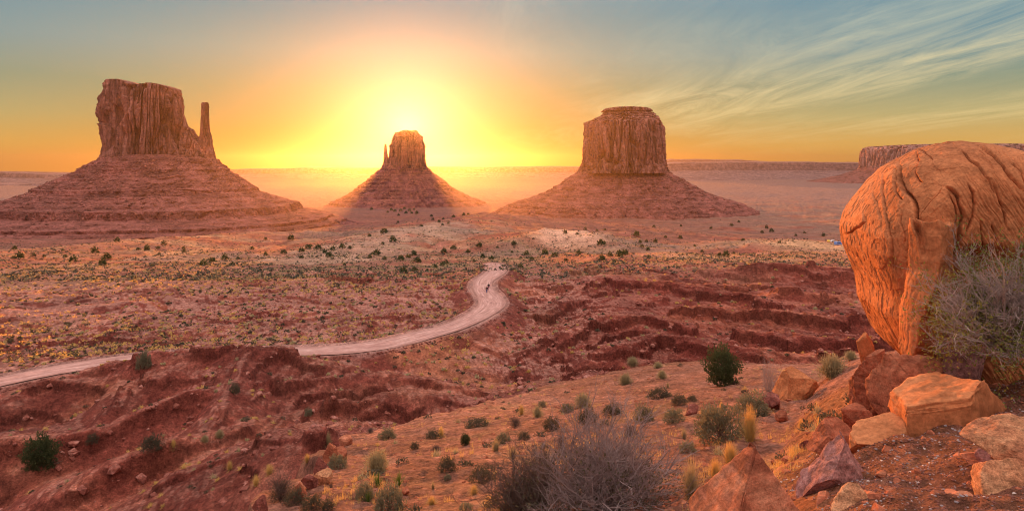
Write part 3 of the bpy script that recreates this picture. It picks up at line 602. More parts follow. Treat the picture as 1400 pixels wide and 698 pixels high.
# the leaning boulder
def big_boulder():
    Y = 9.3; k = Y/F
    prof = [(196,1290,1322),(198,1272,1342),(202,1256,1366),(208,1242,1392),(216,1228,1414),(228,1207,1440),(240,1196,1452),(258,1182,1466),(280,1167,1478),(300,1156,1488),(318,1151,1494),(345,1153,1498),(370,1160,1500),(400,1169,1500),(430,1171,1498),(455,1181,1494),(478,1190,1490),(495,1201,1486),(512,1222,1480),(528,1238,1470)]
    nth, nz = 1500, 620
    rows = np.array([p[0] for p in prof], float); rr = np.linspace(0, 1, nz)**1.25*(528-196)+196
    L = np.interp(rr, rows, [p[1] for p in prof]); Rt = np.interp(rr, rows, [p[2] for p in prof])
    ker = np.ones(9)/9; L = np.convolve(np.pad(L, 4, 'edge'), ker, 'valid'); Rt = np.convolve(np.pad(Rt, 4, 'edge'), ker, 'valid')
    zc = (HOR-rr)*k; th = np.linspace(0, 2*np.pi, nth, endpoint=False); TH = np.ones((nz, 1))*th
    tq = np.clip((rr-196)/70, 0, 1); b_h = 1.42*(np.sqrt(1-(1-tq)**2)*.85+.15); ee = 2.3+2.3*sst(210, 330, rr); ee = ee[:, None]
    tl = (L-700)/F; tr = (Rt-700)/F; cxx = (tl+tr)/2*9.6; aa = (tr-tl)/2*9.6; ca, sa = math.cos(R(-11)), math.sin(R(-11))
    for _ in range(25):
        r = (np.abs(np.cos(TH)/aa[:, None])**ee+np.abs(np.sin(TH)/b_h[:, None])**ee)**(-1/ee); p = r*np.cos(TH); q_ = r*np.sin(TH)
        X = cxx[:, None]+p*ca-q_*sa; Yc = 9.6+p*sa+q_*ca; tt_ = X/Yc; lo_, hi_ = tt_.min(1), tt_.max(1)
        cxx = cxx+((tl+tr)/2-(lo_+hi_)/2)*9.4; aa = np.maximum(aa+((tr-tl)-(hi_-lo_))/2*8.0, .05)
    Z = zc[:, None]*np.ones(nth); cs = np.linspace(1, 0, 26)[1:][::-1]
    X = np.vstack([cxx[0]+(X[0]-cxx[0])*cs[:, None], X]); Yc = np.vstack([9.6+(Yc[0]-9.6)*cs[:, None], Yc]); Z = np.vstack([zc[0]+.03*(1-cs[:, None]**2)*np.ones(nth), Z])
    Pp = np.stack([X, Yc, Z], -1); dth = np.roll(Pp, -3, 1)-np.roll(Pp, 3, 1); dz_ = np.gradient(Pp, axis=0); nrm = np.cross(dz_, dth); nrm /= np.linalg.norm(nrm, axis=-1)[..., None]+1e-12
    if (nrm[300, :, 0]*(X[300]-cxx[300])).mean() < 0: nrm = -nrm
    nrm[:26] = nrm[26:27]*.3+np.array([0, 0, .9]); nrm /= np.linalg.norm(nrm, axis=-1)[..., None]
    U = 700+F*X/Yc; Rw = HOR-F*Z/Yc; vd = Pp/np.linalg.norm(Pp, axis=-1)[..., None]; fr = sst(-.05, .15, -(vd*nrm).sum(-1))
    cx_ = cxx; d = fbm3(X/1.3, Yc/1.3, Z/1.3, 2, 5)*.07
    def pd(pts):
        best = np.full(U.shape, 1e9); side = np.zeros(U.shape); tt = np.zeros(U.shape); n = len(pts)-1
        for i, (p, q) in enumerate(zip(pts[:-1], pts[1:])):
            ex, ey = q[0]-p[0], q[1]-p[1]; t = np.clip(((U-p[0])*ex+(Rw-p[1])*ey)/(ex*ex+ey*ey), 0, 1)
            dd = np.hypot(U-p[0]-t*ex, Rw-p[1]-t*ey); m = dd < best; best = np.where(m, dd, best)
            side = np.where(m, np.sign(ex*(Rw-p[1])-ey*(U-p[0])), side); tt = np.where(m, (i+t)/n, tt)
        return best, side, tt
    wu = fbm3(X*4, Yc*4, Z*4, 3, 44)*6; wr = fbm3(X*4, Yc*4, Z*4, 3, 54)*6; U = U+wu*.6; Rw = Rw+wr*.6
    def crack(pts, wpx, dep, step=0.0, reach=30):
        nonlocal d
        b, s, t = pd(pts); e = np.clip(np.sin(np.pi*np.clip(t, .02, .98))*2.2, 0, 1)
        d = d-fr*dep*.9*e*np.exp(-(b/(wpx*.62))**2)
        if step: d = d+fr*step*.5*e*s*np.exp(-b/reach)*np.where(b < 500, 1, 0)*(1-np.exp(-(b/1.2)**2))
    crack([(1209,236),(1209,262),(1211,290),(1214,312),(1219,335),(1220,368)], 1.3, .08, .02, 14)
    crack([(1196,262),(1203,290),(1206,300)], 1.2, .03, .012)
    crack([(1230,222),(1228,244),(1236,258),(1246,270),(1254,284),(1255,300),(1259,318),(1262,336)], 2.6, .15, .06, 20)
    crack([(1224,232),(1226,262),(1236,276)], 1.6, .06, .02, 12)
    crack([(1254,208),(1256,220),(1251,234),(1256,246),(1261,250)], 1.6, .06, -.03, 14)
    crack([(1254,206),(1266,210),(1276,222)], 1.6, .04, .02, 14)
    crack([(1256,300),(1262,288),(1272,276),(1284,262),(1290,254)], 1.3, .04, .03, 18)
    crack([(1290,254),(1302,259),(1311,270),(1314,284),(1319,298),(1316,312),(1313,330),(1306,350),(1303,372)], 2.6, .11, -.06, 26)
    crack([(1322,252),(1331,264),(1334,278),(1331,296),(1326,310),(1322,322)], 2.0, .08, -.04, 18)
    crack([(1296,262),(1306,278),(1309,296),(1307,322),(1314,352)], 1.6, .06, .02, 12)
    crack([(1158,320),(1166,318),(1172,312),(1180,310),(1186,304),(1186,292)], 1.4, .045, -.02, 10)
    crack([(1236,290),(1232,306),(1238,322),(1236,336)], 1.2, .03, .012, 10)
    crack([(1340,196),(1360,214),(1380,240),(1400,262)], 2.2, .08, -.03, 16)
    crack([(1310,204),(1336,226),(1352,246),(1362,270)], 1.6, .05, -.03, 16)
    crack([(1356,250),(1370,280),(1376,310)], 2.0, .06, .02, 12); crack([(1384,224),(1396,236),(1404,252)], 2.2, .08, .02)
    crack([(1340,300),(1344,330),(1352,350)], 2, .06, .02, 12); crack([(1356,306),(1366,334)], 2, .06, .02, 12)
    # pillar on the near face with its shadowed right-hand facet
    led = np.interp(Rw, [300, 312, 400, 460, 500], [1250, 1247, 1243, 1239, 1252]); rid = np.interp(Rw, [300, 312, 360, 400, 470, 505], [1277, 1278, 1276, 1273, 1270, 1276])
    rng_ = np.interp(Rw, [300, 312, 360, 400, 505], [1304, 1308, 1303, 1292, 1288]); act = sst(303, 307, Rw+(U-1276)*-.12+7*fbm3(X*7, Yc*7, Z*7, 2, 66))*fr
    t1 = np.clip((U-led)/(rid-led), 0, 1); t2 = np.clip((U-rid)/(rng_-rid), 0, 1)
    pil = np.where(U < led, 0, np.where(U < rid, .09+.26*t1, np.where(U < rng_, .35-.35*t2, -.38*sst(0, 26, U-rng_)*sst(330, 372, Rw)*(1-.6*sst(30, 90, U-rng_)))))
    d = d+act*pil*np.interp(Rw, [300, 340, 480, 520], [1.2, 1.4, 1.3, .8])
    inp = act*np.where((U > led) & (U < rid), 1, 0)
    d = d-inp*.022*np.maximum(ridged(U/5.5, Rw/45, 2, 91)-.5, 0)-act*.07*np.exp(-(((U-1262-.12*(Rw-320))/2.2)**2))*sst(306, 312, Rw)*(1-sst(338, 350, Rw))
    # diagonal weathering grooves over the right-hand dome
    g = (U-1290)*.83-(Rw-200)*.56; al = (U-1290)*.56+(Rw-200)*.83; dome = sst(1286, 1330, U+.2*(Rw-250))
    d = d-fr*dome*(.024*np.maximum(ridged(g/17, al/150, 2, 93)-.5, 0)+.03*np.maximum(ridged(g/6, al/80, 2, 95)-.45, 0))
    d = d+.009*np.clip(fbm3(X/.22, Yc/.22, Z/.3, 4, 15, .6), -1, 1)+.004*fbm3(X/.03, Yc/.03, Z/.05, 2, 25)
    sc1 = fbm3(X/.9+3, Yc/.9, Z/1.2, 2, 33); d = d+.010*sst(.0, .02, sc1)
    # small scaly chips on the big left face
    lf = 1-dome; ch = gn3(X/.11, Yc/.11, Z/.16, 63); d = d+lf*.007*sst(.28, .34, ch)-lf*.007*sst(.30, .36, -ch)
    fade = np.concatenate([np.linspace(.3, 1, 25), np.ones(nz)])[:, None]; d = d*fade
    X = X+nrm[..., 0]*d; Yc = Yc+nrm[..., 1]*d; Z = Z+nrm[..., 2]*d
    v = np.stack([X, Yc, Z], -1).reshape(-1, 3); loc = np.array([cx_.mean(), 9.6, v[:, 2].min()])
    o = mesh_np('boulder', v-loc, grid_faces(X.shape[0], nth, True), ORANGE); o.location = loc
    tag(o, 'huge rounded orange sandstone boulder leaning out over the slope on a narrow foot', 'boulder')
big_boulder()
TOPF = ((0, 0, 1), .55)
place_rock('rock', 'cylindrical orange block with vertical cracks wedged under the foot of the leaning boulder', 1200, 1296, 484, 574, 8.0, REDROCK, 11, .9, planes=[((-.9, -.25, .1), .55), ((.35, -.7, .75), .55), ((0, -.3, 1), .62), ((-1, 0, .2), .7), ((.9, -.3, -.1), .7)], npl=6, strat=.008, sdir=(1, .2, .3))
place_rock('rock', 'shaded mauve bedrock lump under the twiggy green shrub behind the flat slab', 1254, 1366, 424, 545, 8.5, PURPLE, 12, .7, planes=[((-.3, -1, .25), .55), ((.4, -1, .1), .6), ((0, -.2, 1), .7)], npl=6)
place_rock('rock', 'large flat topped orange slab tilted down toward the pebbles', 1222, 1382, 508, 596, 6.9, ORANGE, 13, .85, planes=[((-.26, .02, 1), .24), ((-.5, -1, .1), .62), ((.55, -1, -.2), .66), ((0, .2, -1), .35), ((-1, .2, .1), .78), ((.3, .9, .1), .8)], npl=3, strat=.006, sink=.05)
place_rock('rock', 'pair of upright orange fins standing at the left foot of the leaning boulder', 1172, 1194, 455, 505, 9.0, ORANGE, 14, .9, planes=[((-.3, -1, .1), .55), ((-.2, 0, 1), .6), ((.5, 0, 1), .66)], npl=9, lo=.5, hi_=.7)
place_rock('rock', 'second slim orange fin tucked right against the underside of the leaning boulder', 1186, 1212, 474, 524, 8.8, REDROCK, 15, .9, planes=[((-.3, 0, 1), .4), ((-.8, -.5, 0), .5)], npl=9)
place_rock('rock', 'crumbling red earth pedestal below the orange fins and the boulder', 1166, 1222, 492, 572, 8.7, REDROCK, 16, .9, npl=10, rough=.09)
place_rock('rock', 'low oval brown stone half buried below the crumbling pedestal', 1146, 1194, 555, 582, 7.9, REDROCK, 17, .8, planes=[((-.1, -1, .5), .55), TOPF], npl=8)
place_rock('rock', 'small square orange stone between the oval stone and the wedged block', 1190, 1212, 530, 556, 8.2, ORANGE, 18, .9, npl=12)
place_rock('rock', 'smooth wedge of red rock with a shadowed left end above the mauve stone', 1106, 1168, 574, 618, 7.4, REDROCK, 19, .9, planes=[((-.8, .0, .5), .45), ((.3, -.5, 1), .5)], npl=7)
place_rock('rock', 'pale orange sloping slab half buried left of the large flat slab', 1158, 1240, 568, 628, 6.9, ORANGE, 20, .8, planes=[((-.40, -.2, 1), .32), ((-1, 0, .2), .8)], npl=4, strat=.006)
place_rock('rock', 'notched mauve stone leaning on the pebble slope', 1090, 1198, 592, 690, 5.9, PURPLE, 21, .6, planes=[((-.75, .0, .62), .40), ((.35, -.8, .5), .52), ((.75, -.2, .62), .42)], npl=4, rot=(0, 6, 0))
place_rock('rock', 'big red pyramid shaped rock with striped faces at the bottom edge', 948, 1102, 608, 745, 5.6, REDROCK, 22, .95, planes=[((-.95, -.08, .80), .32), ((.50, -.85, .55), .34), ((.95, .2, .62), .46), ((-.3, .9, .6), .5)], npl=0, strat=.007, sdir=(.5, -.1, 1), n=6, rough=.03)
place_rock('rock', 'pale buff stone poking out of the pebbles at the bottom edge', 1140, 1206, 666, 730, 5.0, PALE, 23, .9, planes=[((-.5, -.5, .8), .45), ((.6, -.4, .7), .55)], npl=7, strat=.008)
place_rock('rock', 'pitted pale orange ledge rock stacked on another at the lower right corner', 1342, 1490, 584, 648, 4.95, PALE, 24, .8, planes=[((-.2, -.5, 1), .40), ((-.9, -.4, .4), .6)], npl=8, strat=.012, rough=.06)
place_rock('rock', 'rounded pale orange rock beneath the pitted ledge at the lower right corner', 1336, 1480, 626, 690, 4.7, PALE, 25, .8, planes=[((-.3, -.8, .8), .5), ((-.2, -.3, -1), .4)], npl=7, strat=.006, rough=.05)
place_rock('rock', 'small pink stone touching the left end of the pale corner rocks', 1334, 1352, 612, 634, 4.9, PURPLE, 26, .9, npl=12)
def on_ground(u0, u1, r0, r1): h = hit((u0+u1)/2, r1-1)[0]; return h[1]
def ground_rock(label, u0, u1, r0, r1, mat, seed, name='rock', cat_='rock', **kw):
    return place_rock(name, label, u0, u1, r0, r1, on_ground(u0, u1, r0, r1), mat, seed, cat_=cat_, **kw)
ground_rock('blocky tan boulder with a shaded left face beside the bare upright bush', 1059, 1120, 501, 545, ORANGE, 31, name='boulder', cat_='boulder', planes=[((-.9, -.1, .2), .5), ((.3, -.5, 1), .55), ((.3, -1, .2), .62)], npl=6)
ground_rock('small maroon stone below the blocky tan boulder', 1040, 1066, 537, 560, DARKR, 32, npl=12)
ground_rock('dark maroon stone alone on the sand left of the dark sage bushes', 936, 956, 552, 567, DARKR, 33, npl=12)
ground_rock('rusty low stone on the orange slope right of the golden grass', 1059, 1077, 561, 577, REDROCK, 34, npl=12)
ground_rock('layered tan stone beside the red ledge at the shelf rim', 429, 455, 642, 663, PALE, 35, planes=[((0, -.2, 1), .5), ((-.4, -1, 0), .6)], npl=7, strat=.02)
ground_rock('small red stone right of the yucca plants', 548, 560, 664, 677, REDROCK, 36, npl=12)
ground_rock('small brown stone just below the wedge of red rock', 1092, 1108, 600, 612, DARKR, 37, npl=12)

for i, (a, b, c_, d, lb) in enumerate([(440,462,603,640,'tallest maroon block of the ledge at the left rim of the bench'),(428,450,624,652,'maroon block just below the tallest one on the left rim ledge'),(452,474,612,634,'low maroon slab right of the tallest ledge block'),
  (412,436,646,668,'cracked maroon block halfway down the left rim ledge'),(396,420,660,684,'maroon block above the small dark sage at the left rim'),(344,366,676,700,'maroon rock at the bottom edge left of the dead bush'),(462,482,594,610,'flat maroon stone at the top end of the left rim ledge')]):
    ground_rock(lb, a, b, c_, d, DARKR if i % 2 else REDROCK, 60+i, npl=10, strat=.02, group='maroon blocks of the rim ledge')
# ------------------------------------------------------------------ plants
def blades(n, h, spread, w_, seed, droop=.35, base_r=.12, seg=3):
    """n thin bent blades: strips of quads"""
    r_ = np.random.default_rng(seed); az = r_.uniform(0, 2*np.pi, n); br = base_r*np.sqrt(r_.uniform(0, 1, n)); ba = r_.uniform(0, 2*np.pi, n)
    b = np.stack([br*np.cos(ba), br*np.sin(ba), np.zeros(n)], -1)
    ln = h*r_.uniform(.55, 1.0, n); tl = np.abs(r_.normal(0, spread, n))+.05
    dx = np.stack([np.cos(az), np.sin(az)], -1); side = np.stack([-dx[:, 1], dx[:, 0], 0*az], -1); V = []
    for s in range(seg+1):
        t = s/seg; out = ln*np.sin(tl)*t+ln*droop*t*t*np.sin(tl)*.6; up = ln*np.cos(tl)*t-ln*droop*t*t*.5*np.sin(tl)
        c = b+np.stack([dx[:, 0]*out, dx[:, 1]*out, up], -1); ww = w_*(1-.75*t)
        V.append(c-side*ww/2); V.append(c+side*ww/2)
    V = np.stack(V, 1); k = 2*(seg+1); i = (np.arange(n)*k)[:, None]
    Fc = np.concatenate([i+np.array([[2*s, 2*s+1, 2*s+3, 2*s+2]]) for s in range(seg)], 0)
    return V.reshape(-1, 3), Fc
def leaf_dome(n, rad, h, leaf, seed, hollow=.45, lump=.25, zlo=0.0, up=.6):
    """leaf-sized quads through an uneven rounded crown"""
    r_ = np.random.default_rng(seed); v = r_.normal(size=(n*2, 3)); v[:, 2] = np.abs(v[:, 2])*(1) ; v /= np.linalg.norm(v, axis=1)[:, None]
    lp = 1+lump*1.6*gn3(v[:, 0]*2.2, v[:, 1]*2.2, v[:, 2]*2.2, seed % 50)+lump*gn3(v[:, 0]*5, v[:, 1]*5, v[:, 2]*5, seed % 50+3)
    rr = (hollow+(1-hollow)*r_.uniform(0, 1, n*2)**.5)*lp; c = v*rr[:, None]*np.array([rad, rad, h])
    keep = gn3(c[:, 0]/rad*3.2, c[:, 1]/rad*3.2, c[:, 2]/rad*3.2, seed % 50+6) > -.22; c = c[keep][:n]; v = v[keep][:n]; n = len(c); c[:, 2] += zlo
    a = v*np.array([1, 1, .8])+r_.normal(size=(n, 3))*.5+np.array([0, 0, up]); a /= np.linalg.norm(a, axis=1)[:, None]
    b = np.cross(a, r_.normal(size=(n, 3))); b /= np.linalg.norm(b, axis=1)[:, None]
    L = leaf*r_.uniform(.6, 1.5, n)[:, None]; W = L*.28
    V = np.stack([c-a*L*.5, c+b*W, c+a*L*.6, c-b*W], 1).reshape(-1, 3); return V, np.arange(n*4).reshape(-1, 4)
def twigs(seed, n0, h, spread, r0, depth=3, kids=3, curl=.25, bias=(0, 0, 0), len0=.45):
    """forking bare stems: three-sided tubes"""
    r_ = np.random.default_rng(seed); V, Fc = [], []; tips = []
    def tube(pts, ra, rb):
        n = len(pts); b0 = sum(len(q) for q in V); ring = []
        for i, p in enumerate(pts):
            t = i/(n-1); rad = ra+(rb-ra)*t; d = pts[min(i+1, n-1)]-pts[max(i-1, 0)]; d = d/(np.linalg.norm(d)+1e-9)
            s = np.cross(d, [0.3, .2, 1]); s /= np.linalg.norm(s)+1e-9; q = np.cross(d, s)
            for a in range(3): ring.append(p+rad*(s*math.cos(a*2.094)+q*math.sin(a*2.094)))
        V.append(np.array(ring))
        for i in range(n-1):
            for a in range(3): Fc.append((b0+i*3+a, b0+i*3+(a+1) % 3, b0+i*3+3+(a+1) % 3, b0+i*3+3+a))
    def grow(p, d, ln, rad, lv):
        pts = [p]; seg = 4 if lv else 3
        for i in range(seg):
            d = d+r_.normal(size=3)*curl*.5+np.array([0, 0, .05]); d /= np.linalg.norm(d); p = p+d*ln/seg; pts.append(p)
        tube(pts, rad, rad*.6 if lv else rad*.4)
        if lv == 0: tips.append((p, d)); return
        for _ in range(kids if lv < depth else kids+1):
            i = r_.integers(1, seg+1); q = pts[i]; nd = d+r_.normal(size=3)*.55; nd /= np.linalg.norm(nd); grow(q, nd, ln*r_.uniform(.5, .85), rad*.6, lv-1)
    for _ in range(n0):
        az = r_.uniform(0, 2*np.pi); tl = np.abs(r_.normal(0, spread))+.1
        d = np.array([math.cos(az)*math.sin(tl), math.sin(az)*math.sin(tl), math.cos(tl)])+np.array(bias); d /= np.linalg.norm(d)
        grow(np.array([r_.normal()*.05*h, r_.normal()*.05*h, -.03]), d, h*len0*r_.uniform(.7, 1.1), r0, depth)
    return np.vstack(V), np.array(Fc), tips
GOLD = flat_mat('golden_grass', (.72,.47,.16)); STRAW = flat_mat('straw_grass', (.50,.38,.20)); SAGE = flat_mat('sage_leaf', (.24,.215,.13), var=.3)
DSAGE = flat_mat('dark_sage_leaf', (.13,.11,.07), var=.3); PSAGE = flat_mat('pale_sage_leaf', (.46,.37,.20), var=.3); JUN = flat_mat('juniper_leaf', (.080,.095,.038), var=.35)
TWIG = flat_mat('grey_twig', (.38,.29,.25), var=.3); DTWIG = flat_mat('brown_twig', (.15,.10,.08)); YUC = flat_mat('yucca_leaf', (.14,.20,.04)); BARK = flat_mat('bark', (.16,.10,.07))
GLEAF = flat_mat('green_twig_leaf', (.22,.23,.06), var=.35)
def protos(fn, k): return [fn(i) for i in range(k)]
def mk(name, vf, mat): return mesh_np(name, vf[0], vf[1], mat, smooth=False, link=False)
def cat_vf(*a):
    V = np.vstack([q[0] for q in a]); o = 0; Fc = []
    for q in a: Fc.append(q[1]+o); o += len(q[0])
    return V, np.vstack(Fc)
# every prototype is a list of (part name, mesh); unit size: 1 m wide
def leafy(m, f=.4):
    nt = m.node_tree; b = nt.nodes['Principled BSDF']; o = [n for n in nt.nodes if n.type == 'OUTPUT_MATERIAL'][0]; src = b.inputs['Base Color'].links[0].from_socket
    t = nt.nodes.new('ShaderNodeBsdfTranslucent'); nt.links.new(src, t.inputs[0]); mx = nt.nodes.new('ShaderNodeMixShader'); mx.inputs[0].default_value = f
    nt.links.new(b.outputs[0], mx.inputs[1]); nt.links.new(t.outputs[0], mx.inputs[2]); nt.links.new(mx.outputs[0], o.inputs[0])
for m_ in (GOLD, STRAW): leafy(m_, .5)
for m_ in (SAGE, DSAGE, PSAGE, JUN, YUC, GLEAF): leafy(m_, .35)
KIND = {
 'golden_grass': protos(lambda i: [('grass_blades', mk('grass_blades', blades(620, .95, .62, .020, 200+i, .6, .20), GOLD)), ('old_stalks', mk('old_stalks', blades(160, .7, .9, .016, 230+i, .9, .18), STRAW))], 3),
 'straw_grass': protos(lambda i: [('grass_blades', mk('grass_blades', blades(620, .85, .65, .017, 240+i, .6, .18), STRAW)), ('old_stalks', mk('old_stalks', blades(150, .6, .9, .010, 250+i, .9, .2), DTWIG))], 3),
 'sage': protos(lambda i: [('foliage', mk('foliage', leaf_dome(2600, .50, .58, .050, 260+i), SAGE)), ('stems', mk('stems', twigs(270+i, 12, .55, .75, .009, 2, 3)[:2], DTWIG))], 4),
 'dark_sage': protos(lambda i: [('foliage', mk('foliage', leaf_dome(2600, .50, .52, .045, 280+i, lump=.3), DSAGE)), ('stems', mk('stems', twigs(290+i, 12, .52, .75, .009, 2, 3)[:2], DTWIG))], 4),
 'pale_sage': protos(lambda i: [('foliage', mk('foliage', cat_vf(blades(900, .62, .75, .017, 300+i, .2, .18), leaf_dome(900, .47, .56, .05, 305+i)), PSAGE)), ('stems', mk('stems', twigs(310+i, 14, .5, .7, .009, 2, 3)[:2], DTWIG))], 4),
 'bare': protos(lambda i: [('stems', mk('stems', twigs(320+i, 26, 1.0, .6, .007, 3, 3)[:2], TWIG))], 3),
 'brown_bare': protos(lambda i: [('stems', mk('stems', twigs(330+i, 34, 1.0, .75, .009, 3, 3)[:2], DTWIG)), ('foliage', mk('foliage', leaf_dome(700, .45, .55, .04, 335+i), DSAGE))], 3),
 'yucca': protos(lambda i: [('leaf_rosette', mk('leaf_rosette', blades(70, .62, .75, .035, 340+i, .15, .05), YUC))], 2),
 'juniper': protos(lambda i: [('crown', mk('crown', cat_vf(leaf_dome(5200, .52, .62, .045, 350+i, .35, .32, .30), leaf_dome(2400, .42, .34, .045, 352+i, .4, .3, .04)), JUN)), ('trunk', mk('trunk', twigs(355+i, 5, .8, .5, .035, 2, 3)[:2], BARK))], 3),
}
KN = dict(golden_grass='grass_tuft', straw_grass='grass_tuft', sage='sagebrush', dark_sage='sagebrush', pale_sage='rabbitbrush', bare='bare_shrub', brown_bare='bare_shrub', yucca='yucca', juniper='juniper')
KC = dict(golden_grass='grass tuft', straw_grass='grass tuft', sage='sagebrush', dark_sage='sagebrush', pale_sage='rabbitbrush', bare='shrub', brown_bare='shrub', yucca='yucca', juniper='juniper')
USED = set()
def plant(kind, loc, wid, hgt, label, group=None, seed=0, bare_copy=False):
    pr = KIND[kind][seed % len(KIND[kind])]; root = empty(KN[kind], loc, (seed*2.399) % 6.28); tag(root, label, KC[kind], group)
    for pn, me in pr:
        o = bpy.data.objects.new(pn, me); C.objects.link(o); o.parent = root
        mn = [min(c[i] for c in o.bound_box) for i in range(3)]; mx = [max(c[i] for c in o.bound_box) for i in range(3)]
    o0 = [c for c in root.children]; W = (max(c[0] for c in o0[0].bound_box)-min(c[0] for c in o0[0].bound_box)) if 'grass' in kind else max(max(c[0] for c in o.bound_box)-min(c[0] for c in o.bound_box) for o in o0); H = max(max(c[2] for c in o.bound_box) for o in o0)
    root.scale = (wid/W*1.08, wid/W*1.08, hgt/H*1.06); return root
